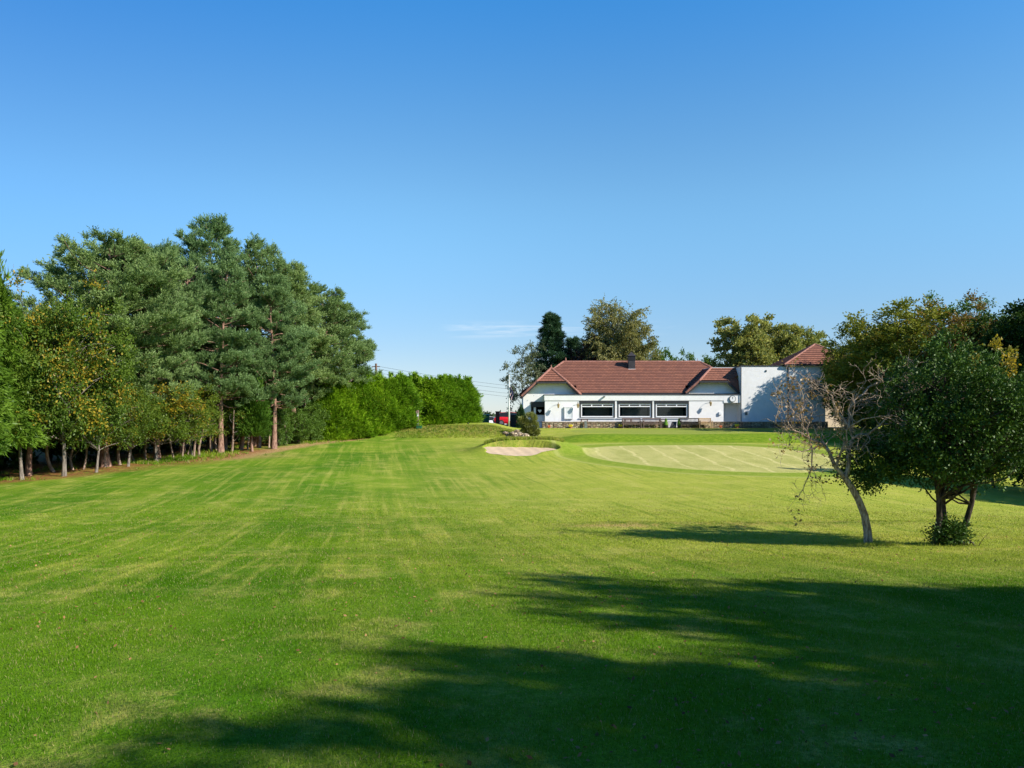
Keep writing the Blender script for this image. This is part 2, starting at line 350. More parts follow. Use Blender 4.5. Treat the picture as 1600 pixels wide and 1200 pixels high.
def grass_color(t, blades=False):
    """albedo of the turf; shared by the ground sheet and the blades"""
    v = t.obj(); s = t.node('ShaderNodeSeparateXYZ', {0: v}); X, Y, Z = s.outputs
    lush, mid, dry, palec = (0.064, 0.180, 0.005), (0.130, 0.248, 0.012), (0.48, 0.44, 0.17), (0.400, 0.430, 0.085)
    n1 = t.noise(v, 0.16, 4, 0.55); n2 = t.noise(v, 0.75, 5, 0.6, 0.4); n3 = t.noise(v, 3.2, 5, 0.65)
    n4 = t.noise(t.vmul(v, (0.35, 1.5, 1)), 0.8, 4, 0.6)
    ca = t.m('ADD', X, t.m('MULTIPLY', Y, 0.18)); dirv = t.node('ShaderNodeCombineXYZ', {0: t.m('MULTIPLY', ca, 4.2), 1: t.m('MULTIPLY', Y, 0.13), 2: 0.0}).outputs[0]
    n7 = t.noise(dirv, 1.0, 5, 0.6, 0.08)
    c = t.mix(t.ramp(n1, 0.36, 0.62), lush, mid)
    c = t.mix(t.m('MULTIPLY', t.attr('pale'), t.ramp(n2, 0.15, 0.7, 0.55, 1.0)), c, palec)
    # mowing stripes running away from the viewer, and cross streaks
    u = t.m('ADD', X, t.m('MULTIPLY', Y, 0.18)); u = t.m('ADD', u, t.m('MULTIPLY', n1, 1.6))
    st = t.m('SINE', t.m('MULTIPLY', u, 4.1)); st2 = t.m('SINE', t.m('MULTIPLY', u, 1.37))
    st = t.ramp(t.m('ADD', t.m('MULTIPLY', st, 0.5), t.m('MULTIPLY', st2, 0.5)), -0.25, 0.5)
    stm = t.m('MULTIPLY', st, t.ramp(n2, 0.38, 0.62, 0.15, 0.50))
    stm = t.m('MULTIPLY', stm, t.ramp(Y, 5, 12, 0.35, 1.0))
    c = t.mix(stm, c, t.mix(0.45, palec, mid))
    # drier, paler patches
    n5 = t.noise(v, 1.7, 8, 0.75, 0.3); n6 = t.noise(v, 24, 3, 0.7)
    dp = t.m('MULTIPLY', t.ramp(n2, 0.44, 0.66), t.ramp(n5, 0.42, 0.62))
    dp = t.m('MULTIPLY', dp, t.ramp(n6, 0.35, 0.60, 0.35, 1.0))
    c = t.mix(t.m('MULTIPLY', dp, 0.72), c, dry)
    c = t.mix(t.m('MULTIPLY', t.ramp(n5, 0.55, 0.70), t.ramp(n1, 0.55, 0.42)), c, t.mix(0.35, lush, dry))
    c = t.mix(t.ramp(n6, 0.42, 0.25, 0, 0.45), c, (0.055, 0.13, 0.006))
    c = t.mix(t.ramp(n3, 0.55, 0.78, 0, 0.35), c, t.mix(0.5, dry, mid))
    c = t.mix(t.ramp(n3, 0.47, 0.25, 0, 0.30), c, (0.045, 0.115, 0.008))
    cross = t.m('MULTIPLY', t.ramp(n4, 0.52, 0.68), t.ramp(Y, 10, 20))
    c = t.mix(t.m('MULTIPLY', cross, 0.22), c, palec)
    mid_ = t.m('MULTIPLY', t.m('MULTIPLY', t.ramp(Y, 4, 12), t.ramp(n6, 0.3, 0.6, 0.4, 1.0)), t.m('MULTIPLY', t.ramp(Y, 56, 48), t.ramp(t.noise(v, 0.22, 3), 0.36, 0.58, 0.25, 1.0)))
    c = t.mix(t.m('MULTIPLY', t.m('MULTIPLY', t.ramp(n7, 0.48, 0.68), mid_), 0.55), c, t.mix(0.45, palec, dry))
    c = t.mix(t.m('MULTIPLY', t.ramp(n7, 0.48, 0.34, 0, 0.6), mid_), c, t.mix(0.5, lush, mid))
    # rough grass
    rg = t.mix(t.ramp(n3, 0.38, 0.62), (0.070, 0.160, 0.009), (0.32, 0.29, 0.09))
    c = t.mix(t.m('MULTIPLY', t.attr('rough'), t.ramp(n2, 0.3, 0.6, 0.45, 0.95)), c, rg)
    return v, X, Y, c, n3, (lush, mid, dry, palec)
def ground_mat():
    m, t, out = new_mat('turf')
    v, X, Y, c, n3, (lush, mid, dry, palec) = grass_color(t)
    # the practice greens: very short pale turf, darker collar, pale mower and hose lines
    gr = t.attr('gr'); gr2 = t.attr('gr2')
    wob = t.noise(v, 0.25, 3)
    gcol = t.mix(t.ramp(t.noise(t.vmul(v, (1, 0.4, 1)), 0.9, 5, 0.6), 0.35, 0.65), (0.46, 0.45, 0.21), (0.35, 0.37, 0.14))
    ln = t.m('SINE', t.m('MULTIPLY', t.m('ADD', X, t.m('MULTIPLY', wob, 1.3)), 3.4))
    gcol = t.mix(t.m('MULTIPLY', t.ramp(ln, 0.88, 1.0), t.ramp(n3, 0.35, 0.65, 0.15, 0.85)), gcol, (0.64, 0.60, 0.36))
    ln2 = t.m('SINE', t.m('MULTIPLY', t.m('ADD', Y, t.m('MULTIPLY', wob, 5.0)), 2.2))
    gcol = t.mix(t.m('MULTIPLY', t.ramp(ln2, 0.93, 1.0), 0.30), gcol, (0.48, 0.48, 0.22))
    c = t.mix(t.ramp(gr, 1.32, 1.28, 0, 0.45), c, (0.20, 0.30, 0.05))
    c = t.mix(t.ramp(t.m('ABSOLUTE', t.m('SUBTRACT', gr, 1.27)), 0.03, 0.006, 0, 0.5), c, (0.46, 0.47, 0.20))
    c = t.mix(t.m('MULTIPLY', t.ramp(gr, 1.22, 1.20), t.ramp(gr, 1.02, 1.05)), c, t.mix(t.ramp(n3, 0.3, 0.7), (0.17, 0.27, 0.025), (0.27, 0.34, 0.06)))
    c = t.mix(t.ramp(t.m('ADD', gr, t.m('MULTIPLY', n3, 0.04)), 1.06, 0.99), c, gcol)
    c = t.mix(t.ramp(t.m('ABSOLUTE', t.m('SUBTRACT', gr, 1.01)), 0.025, 0.004, 0, 0.6), c, (0.50, 0.50, 0.24))
    c = t.mix(t.ramp(gr2, 1.05, 0.98), c, t.mix(t.ramp(t.noise(t.vmul(v, (0.4, 1.6, 1)), 0.8, 4), 0.35, 0.65), (0.29, 0.33, 0.085), (0.22, 0.30, 0.055)))
    bankm = t.m('MULTIPLY', t.m('MULTIPLY', t.ramp(Y, 53.0, 54.0), t.ramp(Y, 58.2, 57.0)), t.ramp(X, 1.5, 4.0))
    c = t.mix(t.m('MULTIPLY', bankm, t.ramp(gr2, 1.0, 1.05)), c, t.mix(t.ramp(n3, 0.35, 0.65), (0.115, 0.215, 0.010), (0.20, 0.30, 0.025)))
    # dirt, needle litter
    dirt = t.mix(t.ramp(t.noise(v, 5, 5, 0.7), 0.35, 0.65), (0.34, 0.20, 0.12), (0.46, 0.31, 0.20))
    c = t.mix(t.m('MULTIPLY', t.attr('path'), t.ramp(n3, 0.35, 0.55, 0.5, 1.0)), c, dirt)
    lit = t.mix(t.ramp(t.noise(v, 9, 5, 0.7), 0.35, 0.65), (0.13, 0.055, 0.03), (0.33, 0.15, 0.075))
    c = t.mix(t.m('MULTIPLY', t.attr('litter'), t.ramp(n3, 0.62, 0.45, 0.35, 1.0)), c, lit)
    fine = t.noise(v, 55, 3, 0.7); fine2 = t.noise(v, 16, 3, 0.7)
    c = t.mix(t.ramp(fine, 0.3, 0.7, 0.0, 1.0), t.mix(1.0, c, (0.72, 0.74, 0.65), 'MULTIPLY'), t.mix(1.0, c, (1.20, 1.15, 0.90), 'MULTIPLY'))
    c = t.mix(t.ramp(fine2, 0.3, 0.7, 0.0, 1.0), t.mix(1.0, c, (0.85, 0.86, 0.8), 'MULTIPLY'), t.mix(1.0, c, (1.14, 1.10, 0.95), 'MULTIPLY'))
    b = t.node('ShaderNodeBsdfPrincipled', {'Base Color': c, 'Roughness': 0.95, 'Specular IOR Level': 0.1})
    h = t.m('ADD', t.m('MULTIPLY', fine, 0.5), fine2)
    bn = t.node('ShaderNodeBump', {'Strength': 0.7, 'Distance': 0.05, 'Height': h}); t.l.new(bn.outputs[0], b.inputs['Normal'])
    t.l.new(b.outputs[0], out.inputs[0]); return m
turf = ground_mat()
def blade_mat():
    m, t, out = new_mat('grass_blade')
    v, X, Y, c, n3, _ = grass_color(t, True)
    ti = t.attr('tint'); hgt = t.attr('tipf')
    c = t.mix(ti, t.mix(1.0, c, (0.80, 0.86, 0.75), 'MULTIPLY'), t.mix(1.0, c, (1.40, 1.28, 0.85), 'MULTIPLY'))
    c = t.mix(t.ramp(t.attr('turn'), 0.90, 0.94), c, (0.42, 0.36, 0.16))
    d = t.node('ShaderNodeBsdfDiffuse', {'Color': c}); tr = t.node('ShaderNodeBsdfTranslucent', {'Color': c})
    a = t.node('ShaderNodeMixShader', {0: 0.35, 1: d.outputs[0], 2: tr.outputs[0]})
    t.l.new(a.outputs[0], out.inputs[0]); return m
bladem = blade_mat()
def put_attr(me, name, arr):
    a = me.attributes.new(name, 'FLOAT', 'POINT'); a.data.foreach_set('value', np.ascontiguousarray(arr, dtype=np.float32).ravel())
def fast_mesh(name, V, nper, mat, attrs=None, smooth=False):
    """V (n,nper,3): n separate faces of nper corners"""
    n = V.shape[0]; me = bpy.data.meshes.new(name)
    me.vertices.add(n * nper); me.loops.add(n * nper); me.polygons.add(n)
    me.vertices.foreach_set('co', np.ascontiguousarray(V, dtype=np.float32).ravel())
    me.loops.foreach_set('vertex_index', np.arange(n * nper, dtype=np.int32))
    me.polygons.foreach_set('loop_start', np.arange(0, n * nper, nper, dtype=np.int32))
    try: me.polygons.foreach_set('loop_total', np.full(n, nper, dtype=np.int32))
    except Exception: pass
    me.materials.append(mat)
    for k, a in (attrs or {}).items(): put_attr(me, k, np.repeat(a, nper))
    me.update(calc_edges=True); return me

def build_ground():
    xl = lines([(-4000,-600,400),(-600,-120,60),(-120,-40,4),(-40,-22,0.7),(-22,-3,0.35),(-3,4,0.07),(4,20,0.25),(20,40,0.8),(40,120,5),(120,600,60),(600,4000,400)])
    yl = lines([(-600,-60,60),(-60,-5,4),(-5,2,0.5),(2,20,0.25),(20,42,0.3),(42,51,0.07),(51,72,0.22),(72,110,1.2),(110,300,10),(300,900,60),(900,6000,500)])
    Xg, Yg = np.meshgrid(xl, yl); Z = zt(Xg, Yg)
    nx, ny = len(xl), len(yl); me = bpy.data.meshes.new('lawn')
    V = np.stack([Xg, Yg, Z], -1).reshape(-1, 3)
    i = np.arange((ny - 1) * (nx - 1)); r = i // (nx - 1); c = i % (nx - 1); a = r * nx + c
    F = np.stack([a, a + 1, a + nx + 1, a + nx], -1)
    me.vertices.add(len(V)); me.loops.add(F.size); me.polygons.add(len(F))
    me.vertices.foreach_set('co', V.astype(np.float32).ravel()); me.loops.foreach_set('vertex_index', F.astype(np.int32).ravel())
    me.polygons.foreach_set('loop_start', np.arange(0, F.size, 4, dtype=np.int32))
    me.materials.append(turf); me.update(calc_edges=True); me.polygons.foreach_set('use_smooth', np.ones(len(F), bool))
    for k, v in masks(V[:, 0], V[:, 1]).items(): put_attr(me, k, v)
    o = bpy.data.objects.new('lawn', me); COL.objects.link(o); tag(o, kind='structure', label='sloping mown grass of the course with pale dry streaks')
build_ground()

def build_sand():
    # sand sheet of the bunker
    n, m = 96, 14; vs = []; fs = []
    th = np.linspace(0, 2 * math.pi, n, endpoint=False)
    for j in range(m + 1):
        k = j / m
        for a in th:
            # radius where bunker_r = 1.03
            q = (1 + 0.10 * math.sin(3*a+0.6) + 0.07 * math.sin(5*a+2.0) - 0.10 * math.exp(-((a - 1.05) / 0.3) ** 2)) * 1.03 * k
            x = BC[0] + 2.15 * q * math.cos(a); y = BC[1] + 1.2 * q * math.sin(a)
            vs.append((x, y, float(sand_z(x, y)) + 0.012 * math.sin(9 * x + 3 * y)))
    for j in range(m):
        for i in range(n): fs.append((j*n+i, j*n+(i+1) % n, (j+1)*n+(i+1) % n, (j+1)*n+i))
    b = MB().add(vs, fs); sm = plain('bunker_sand_grain', (0.55, 0.41, 0.27), 0.95, 0.08, 3.0, 0.6, 18)
    o = b.build('bunker_sand', sm, smooth=True); tag(o, 'raked pinkish sand in the bunker', kind='structure')
build_sand()

def build_grass():
    rng = np.random.default_rng(7); P = []
    for y0, y1, den in ((2.6, 5, 8500), (5, 7.5, 6500), (7.5, 10.5, 4000), (10.5, 14, 2400), (14, 18, 1500), (18, 24, 900), (24, 34, 420)):
        wmax = 0.70 * y1 + 0.7; n = int(den * (y1 - y0) * 2 * wmax)
        x = rng.uniform(-wmax, wmax, n); y = rng.uniform(y0, y1, n); k = (np.abs(x) < 0.70 * y + 0.7) & (rng.random(n) < 1 - ss(13, 33, y))
        P.append(np.stack([x[k], y[k]], 1))
    P = np.concatenate(P); x, y = P[:, 0], P[:, 1]; n = len(x)
    z = zt(x, y) - 0.004
    h = rng.uniform(0.012, 0.029, n) * (1 + 0.35 * vnoise(x, y, 0.35, 9)) * np.interp(y, [3, 8, 24], [1, 1.05, 1.3]); w2 = np.interp(y, [3, 6, 12, 24], [0.0017, 0.0024, 0.0048, 0.012]) * rng.uniform(0.7, 1.3, n)
    a = rng.uniform(0, 2 * np.pi, n); lean = rng.uniform(0, 0.8, n) * h; la = rng.uniform(0, 2 * np.pi, n)
    base = np.stack([x, y, z], 1); side = np.stack([np.cos(a) * w2, np.sin(a) * w2, 0 * a], 1)
    tip = base + np.stack([np.cos(la) * lean, np.sin(la) * lean, h], 1)
    V = np.stack([base - side, base + side, tip], 1)
    mk = masks(x, y); mk['tint'] = rng.random(n); mk['turn'] = rng.random(n)
    me = fast_mesh('grass', V, 3, bladem, mk)
    o = bpy.data.objects.new('grass', me); COL.objects.link(o); tag(o, 'short mown grass blades of the foreground turf', 'grass', kind='stuff')
build_grass()

# ------------------------------------------------------------------ clubhouse
def HX(px, Y=70.0): return (px - 800) / FP * Y
def HZ(py, Y=70.0): return CAMZ + (HOR - py) / FP * Y
def roof_face(mb, poly, up, h=0.30, lift=0.045, mi=0):
    """tiled slope: the polygon is cut into courses, each one lapping over the next (real steps)"""
    P = [Vector(p) for p in poly]; up = Vector(up).normalized()
    nrm = Vector((0, 0, 0))
    for i in range(len(P)): nrm += (P[i] - P[0]).cross(P[(i+1) % len(P)] - P[0])
    nrm.normalize()
    if nrm.z < 0: nrm = -nrm
    up = (up - nrm * up.dot(nrm)).normalized(); ua = up.cross(nrm).normalized(); o = P[0]
    Q = [((p - o).dot(ua), (p - o).dot(up)) for p in P]
    def clip(poly, lo, hi):
        for s, lim in ((1, lo), (-1, -hi)):
            r = []
            for i in range(len(poly)):
                a, b = poly[i], poly[(i+1) % len(poly)]; fa, fb = s*a[1]-lim, s*b[1]-lim
                if fa >= 0: r.append(a)
                if (fa >= 0) != (fb >= 0):
                    t = fa / (fa - fb); r.append((a[0]+(b[0]-a[0])*t, a[1]+(b[1]-a[1])*t))
            poly = r
            if not poly: return []
        return poly
    v0 = min(q[1] for q in Q); v1 = max(q[1] for q in Q); k = 0; v = v0
    while v < v1 - 1e-4:
        c = clip(Q, v, min(v + h, v1))
        if len(c) >= 3:
            vs = [o + ua*a + up*b + nrm*(lift * (1 - (b - v) / h) + 0.006) for a, b in c]; base = len(mb.v)
            mb.add(vs, [tuple(range(len(vs)))], mi); mb.uv += [(a, b) for a, b in c]
            us = [a for a, b in c if abs(b - v) < 1e-5]
            if len(us) >= 2:
                a0, a1 = min(us), max(us)
                mb.add([o+ua*a0+up*v+nrm*(lift+.006), o+ua*a1+up*v+nrm*(lift+.006), o+ua*a1+up*v+nrm*(-.01), o+ua*a0+up*v+nrm*(-.01)], [(0,1,2,3)], mi)
                mb.uv += [(a0, v+.01), (a1, v+.01), (a1, v), (a0, v)]
        v += h; k += 1
    # underside
    vs = [p - nrm * 0.06 for p in P]; mb.add(vs, [tuple(range(len(vs)))], mi); mb.uv += [q for q in Q]
G0 = 0.5      # ground level at the clubhouse
def clubhouse():
    R = thing('clubhouse', (12, 70, G0), 'long white clubhouse with red tiled roof and three wide shuttered windows', 'clubhouse')
    z0 = G0 - 0.4; YF = 70.0; YB = 80.5
    # front extension wall with three window openings and the right porch opening
    W3 = [(905.5, 961), (964.5, 1019.5), (1022.5, 1076.5)]; ZT = HZ(617.3); zs = HZ(653.6); zh = HZ(626.0)
    xs0 = HX(851.5); xpL = HX(1130.5); xpR = HX(1157.5); zp = HZ(629.5)
    mb = MB(); T = 0.28
    mb.box(xs0, HX(905.5), YF, YF+T, z0, zh)                              # left pier
    prev = None
    for i, (a, b) in enumerate(W3):
        mb.box(HX(a), HX(b), YF, YF+T, HZ(658.5), zs)
        if i: mb.box(HX(W3[i-1][1]), HX(a), YF, YF+T, HZ(658.5), zh)
    mb.box(HX(1076.5), xpL, YF, YF+T, z0, zh)
    mb.box(xpR - 0.03, 20.86, YF, YF+T, z0, zh)
    mb.build('front_wall', white_wall, R)
    MB().box(HX(905.5), HX(1076.5), YF+0.03, YF+T, z0, HZ(658.5)-0.001).build('plinth_wall', grey_wall, R)
    fb = MB(); fb.box(xs0-0.06, xpL, YF-0.05, YF+T, zh+0.002, ZT); fb.box(xpL, 20.86, YF-0.05, YF+T, zp, ZT)
    fb.box(xs0-0.06, xs0+0.22, YF+T, 71.0, HZ(627), ZT)
    fb.build('fascia_band', white_wall, R, bevel=0.012)
    MB().box(xs0-0.1, 20.86, YF-0.09, 71.15, ZT+0.002, ZT+0.06).build('flat_roof', felt, R)
    MB().box(xs0, 3.3, YF+T, 70.95, z0, zh).build('return_wall', white_wall, R)
    # windows
    for i, (a, b) in enumerate(W3):
        xa, xb = HX(a), HX(b); wf = MB()
        yw = YF+0.03; zc = HZ(630.6); za = zs+0.10; f = 0.10
        x0, x1 = xa+0.13, xb-0.13
        wf.box(x0, x1, yw, yw+0.07, zc-f, zc); wf.box(x0, x1, yw, yw+0.07, za, za+f)
        wf.box(x0, x0+f, yw, yw+0.07, za+f, zc-f); wf.box(x1-f, x1, yw, yw+0.07, za+f, zc-f)
        ztr = HZ(635.6); wf.box(x0+f, x1-f, yw-0.01, yw+0.06, ztr-0.02, ztr+0.07)
        for q in (0.33, 0.66):
            xm = x0+(x1-x0)*q; wf.box(xm-0.05, xm+0.05, yw, yw+0.06, ztr+0.07, zc-f)
        w_ = wf.build('window', upvc, R, bevel=0.006)
        MB().box(x0+f, x1-f, yw+0.03, yw+0.036, za+f, zc-f).build('pane', glass, w_)
        sh = MB(); sh.box(xa+0.002, xb-0.002, YF-0.035, YF+0.12, zc+0.004, zh-0.004)
        sh.box(xa+0.002, xa+0.125, YF-0.02, YF+0.10, zs+0.004, zc); sh.box(xb-0.125, xb-0.002, YF-0.02, YF+0.10, zs+0.004, zc)
        sh.build('shutter_box', shutter_m, w_, bevel=0.01)
        MB().box(xa-0.05, xb+0.05, YF-0.10, YF+0.08, zs-0.02, zs+0.035).build('sill', upvc, w_)
        for s in (0, 1):
            cu = MB()
            for k in range(5):
                xx = (x0+f+0.05*k) if s == 0 else (x1-f-0.05*k-0.04)
                cu.box(xx, xx+0.04, yw+0.18+0.02*(k % 2), yw+0.22+0.02*(k % 2), za, zc-0.05)
            cu.build('curtain', curtain_m, w_)
    # room behind the windows
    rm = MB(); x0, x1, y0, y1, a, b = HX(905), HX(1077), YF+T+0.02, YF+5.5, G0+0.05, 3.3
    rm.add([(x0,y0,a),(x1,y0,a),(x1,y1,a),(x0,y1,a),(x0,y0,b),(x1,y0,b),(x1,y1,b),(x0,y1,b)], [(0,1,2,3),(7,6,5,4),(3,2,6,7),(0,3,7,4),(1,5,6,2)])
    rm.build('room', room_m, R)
    # main walls
    YG = 70.9
    mw = MB(); mw.box(1.25, 22.4, 71.2, YB, z0, 3.66); mw.build('rear_wall', white_wall, R)
    # left gable: wall with the porch window opening
    xa, xb, zt_, zb_ = HX(829.5, YG), xs0+0.02, HZ(627.5, YG), z0
    poly = lambda: None
    gl = MB()
    gl.box(HX(817.5, YG), xa, YG, 71.2, z0, zt_); gl.box(HX(817.5, YG), 3.35, YG, 71.2, zt_, 3.40)
    gl.prism([(1.06, 3.40), (6.15, 3.40), (4.90, 4.66), (2.40, 4.66), (1.20, 3.55)], 'y', YG, 71.2)
    gl.box(HX(817.5, YG), 1.25, 71.2, YB, z0, 3.45)
    gl.box(xa, 3.3, YG+0.16, 71.19, z0, HZ(649.5, YG)); gl.build('gable_wall', white_wall, R)
    sh = MB(); sh.box(xa, 3.2, YG-0.06, YG+0.2, HZ(636, YG), zt_-0.005); sh.box(xa, xa+0.10, YG-0.02, YG+0.16, z0, HZ(636, YG)); pw = sh.build('porch_window', shutter_m, R, bevel=0.01)
    fr = MB(); x0, x1, za, zc = HX(834, YG), 3.28, HZ(649.3, YG), HZ(636.2, YG)
    fr.box(x0, x1, YG+0.14, YG+0.19, za, za+0.05); fr.box(x0, x0+0.20, YG+0.14, YG+0.19, za+0.05, zc); fr.box(x1-0.05, x1, YG+0.14, YG+0.19, za+0.05, zc)
    fr.build('frame', upvc, pw)
    MB().box(x0+0.20, x1-0.05, YG+0.165, YG+0.17, za+0.05, zc).build('pane', glass, pw)
    MB().box(x0-0.3, x1+0.4, YG+0.21, YG+0.23, za, zc+0.03).build('dark_backing', room_m, pw)  # dark sheet in the room's colour stands for the interior behind the pane
    hx, hz = HX(843.5, YG), HZ(642.3, YG)
    MB().prism([(hx, hz-0.16), (hx+0.17, hz+0.04), (hx+0.13, hz+0.13), (hx+0.05, hz+0.13), (hx, hz+0.06), (hx-0.05, hz+0.13), (hx-0.13, hz+0.13), (hx-0.17, hz+0.04)], 'y', YG+0.15, YG+0.16).build('heart_sticker', upvc, pw)
    # main roof (hipped)
    ya, yr, yb = 70.75, 75.8, 80.85; ze, zr = 3.70, 6.90
    A, B, C, D = (0.75, ya, ze), (22.8, ya, ze), (22.8, yb, ze), (0.75, yb, ze); E, F = (5.05, yr, zr), (18.57, yr, zr)
    P1, P2, P3, P4 = (6.0, 71.9, 4.43), (1.73, 71.9, 4.43), (16.2, 71.9, 4.43), (21.84, 71.9, 4.43)
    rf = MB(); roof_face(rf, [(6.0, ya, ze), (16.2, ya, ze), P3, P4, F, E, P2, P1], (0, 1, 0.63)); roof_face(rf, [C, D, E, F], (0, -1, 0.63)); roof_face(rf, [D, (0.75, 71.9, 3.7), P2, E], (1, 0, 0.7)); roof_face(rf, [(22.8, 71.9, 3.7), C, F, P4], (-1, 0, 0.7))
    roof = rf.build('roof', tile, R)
    cp = MB()
    def ridge(p, q, n=0, cp=cp):
        p = Vector(p); q = Vector(q); L = (q-p).length; k = max(1, int(L/0.42))
        for i in range(k):
            a = p + (q-p)*(i/k); b = p + (q-p)*((i+1.04)/k); cp.tube([a, b], [0.105, 0.12], 8)
    ridge((5.05, yr, zr+0.02), (18.57, yr, zr+0.02)); ridge(F, (21.0, 72.8, 5.1)); ridge(E, (3.6, 74.2, 5.8))
    # left gable roof with half hip
    gx, zrr = 3.65, 6.04; y0 = 70.38; y2 = 75.2
    LL, LR, HL, HR, AP = (0.86, y0, 3.42), (6.42, y0, 3.42), (2.28, y0, 4.76), (5.02, y0, 4.76), (gx, y0+1.25, zrr)
    BK = (gx, y2, zrr)
    g = MB(); roof_face(g, [LL, HL, AP, BK, (0.86, y2, 3.42)], (1, 0, 0.94)); roof_face(g, [LR, (6.42, 71.9, 3.42), BK, AP, HR], (-1, 0, 0.94)); roof_face(g, [HL, HR, AP], (0, 1, 1.0))
    g.build('gable_roof', tile, R)
    ridge(HL, AP); ridge(HR, AP); ridge(LL, HL); ridge(LR, HR); ridge(AP, BK)
    # right gable roof with half hip and flat capped top
    RL, RH, RT, RS, RE = (15.92, y0, 3.72), (17.2, y0, 4.84), (18.55, y0+1.25, 6.05), (20.84, y0+1.25, 6.05), (19.75, y0, 4.84)
    g = MB(); roof_face(g, [RL, RH, RT, (18.55, 75.0, 6.05), (15.92, 75.0, 3.72)], (1, 0, 0.9)); roof_face(g, [RH, RE, (20.84, y0+0.45, 5.25), RS, RT], (0, 1, 1.0))
    roof_face(g, [RE, (20.84, y0, 3.80), (20.84, y0+0.45, 4.9), (20.4, y0+0.45, 5.2)], (-1, 0, 1.0))
    g.build('gable_roof', tile, R)
    MB().box(18.5, 20.84, y0+1.22, 75.0, 6.06, 6.12).build('flat_cap', lead, R)
    cpr = MB(); ridge(RL, RH, cp=cpr); ridge(RH, RT, cp=cpr)
    cp.build('ridge_tiles', cap_m, roof, smooth=False)
    cpr.build('ridge_tiles', cap_m, R)
    MB().prism([(15.98, 3.66), (20.84, 3.66), (19.75, 4.74), (17.28, 4.74)], 'y', YG, 71.25).build('gable_wall', white_wall, R)
    # dark barge boards, gutters
    d = MB()
    for p, q in ((LL, HL), (LR, HR), (RL, RH), (RE, (20.84, y0, 3.80))):
        p, q = Vector(p), Vector(q); d.bar(p+Vector((0, -0.02, -0.16)), q+Vector((0, -0.02, -0.16)), 0.05, 0.20)
        d.bar(p+Vector((0, 0.26, -0.12)), q+Vector((0, 0.26, -0.12)), 0.5, 0.03)
    for p, q in ((HL, HR), (RH, RE)):
        p, q = Vector(p), Vector(q); d.bar(p+Vector((-0.06, -0.05, -0.12)), q+Vector((0.06, -0.05, -0.12)), 0.13, 0.16); d.bar(p+Vector((0, 0.24, -0.15)), q+Vector((0, 0.24, -0.15)), 0.5, 0.03)
    d.bar((6.4, ya-0.06, ze-0.08), (15.9, ya-0.06, ze-0.08), 0.12, 0.13); d.box(6.3, 16.0, ya+0.02, 71.19, ze-0.17, ze-0.10)
    d.build('fascia_board', dark_trim, R)
    # roof ventilator
    ch = MB(); cx, cy = HX(986.5, 74.9), 74.9; s = 0.32
    ch.box(cx-s, cx+s, cy-s, cy+s, 5.9, 7.35); chimney = ch.build('chimney', dark_trim, roof)
    lv = MB()
    for k in range(4): lv.box(cx-s-0.05, cx+s+0.05, cy-s-0.05, cy+s+0.05, 7.02+k*0.10, 7.06+k*0.10)
    b = 0.42; z = 7.40; lv.add([(cx-b,cy-b,z),(cx+b,cy-b,z),(cx+b,cy+b,z),(cx-b,cy+b,z),(cx-0.14,cy-0.14,z+0.30),(cx+0.14,cy-0.14,z+0.30),(cx+0.14,cy+0.14,z+0.30),(cx-0.14,cy+0.14,z+0.30),(cx,cy,z+0.46)],
        [(0,3,2,1),(0,1,5,4),(1,2,6,5),(2,3,7,6),(3,0,4,7),(4,5,8),(5,6,8),(6,7,8),(7,4,8)])
    lv.build('ventilator_cap', dark_trim, roof)
    MB().box(cx-s-0.03, cx+s+0.03, cy-s-0.05, cy-s+0.02, 6.05, 6.17).build('flashing', lead, roof)
    for px in (916, 986, 1063): 
        yy = 71.7; MB().box(HX(px, yy)-0.14, HX(px, yy)+0.14, yy-0.05, yy+0.1, HZ(606, yy)-0.03, HZ(606, yy)+0.09).build('roof_vent', lead, roof)
    fn = MB(); fn.lathe((5.3, yr, zr+0.05), [(0.09, 0), (0.06, 0.12), (0.075, 0.2), (0.04, 0.34), (0.0, 0.42)], 8); fn.build('finial', cap_m, roof); fn = MB(); fn.lathe((gx, 71.65, zrr+0.05), [(0.06, 0), (0.04, 0.2), (0.0, 0.3)], 8); fn.build('finial', cap_m, roof); fn = MB()
    fn.lathe((18.3, yr, zr+0.05), [(0.03, 0), (0.02, 0.3), (0.0, 0.32)], 6)
    fn.build('finial', cap_m, roof)
    # white flat roofed block and pyramid roofed tower
    bx0, bx1, tx1, byf = 20.87, 24.93, 28.52, 69.9
    MB().box(bx0, bx1, byf, 76.5, z0, 6.10).build('block_wall', white_wall, R)
    MB().box(bx0-0.06, bx1, byf-0.05, 76.6, 6.102, 6.20).build('parapet_edge', dark_trim, R)
    MB().box(bx1+0.002, tx1, byf, 71.498, z0, 6.22).build('tower_wall', white_wall, R)
    MB().box(bx1+0.002, 31.9, 71.5, 79.0, z0, 6.22).build('side_wall', beige_wall, R)
    e0, e1, f0, f1, zz = 24.72, 32.2, 69.65, 74.6, 6.26; ap = (28.45, 72.1, 8.32)
    g = MB(); P0, P1, P2, P3 = (e0, f0, zz), (e1, f0, zz), (e1, f1, zz), (e0, f1, zz)
    roof_face(g, [P0, P1, ap], (0, 1, .8)); roof_face(g, [P1, P2, ap], (-1, 0, .6)); roof_face(g, [P2, P3, ap], (0, -1, .8)); roof_face(g, [P3, P0, ap], (1, 0, .6))
    tr = g.build('tower_roof', tile, R)
    cp2 = MB()
    for p in (P0, P1, P2, P3): cp2.tube([p, ap], 0.085, 6)
    cp2.build('hip_tiles', cap_m, tr)
    MB().box(e0, e1, f0-0.02, f0+0.05, zz-0.12, zz-0.01).build('gutter', dark_trim, R)
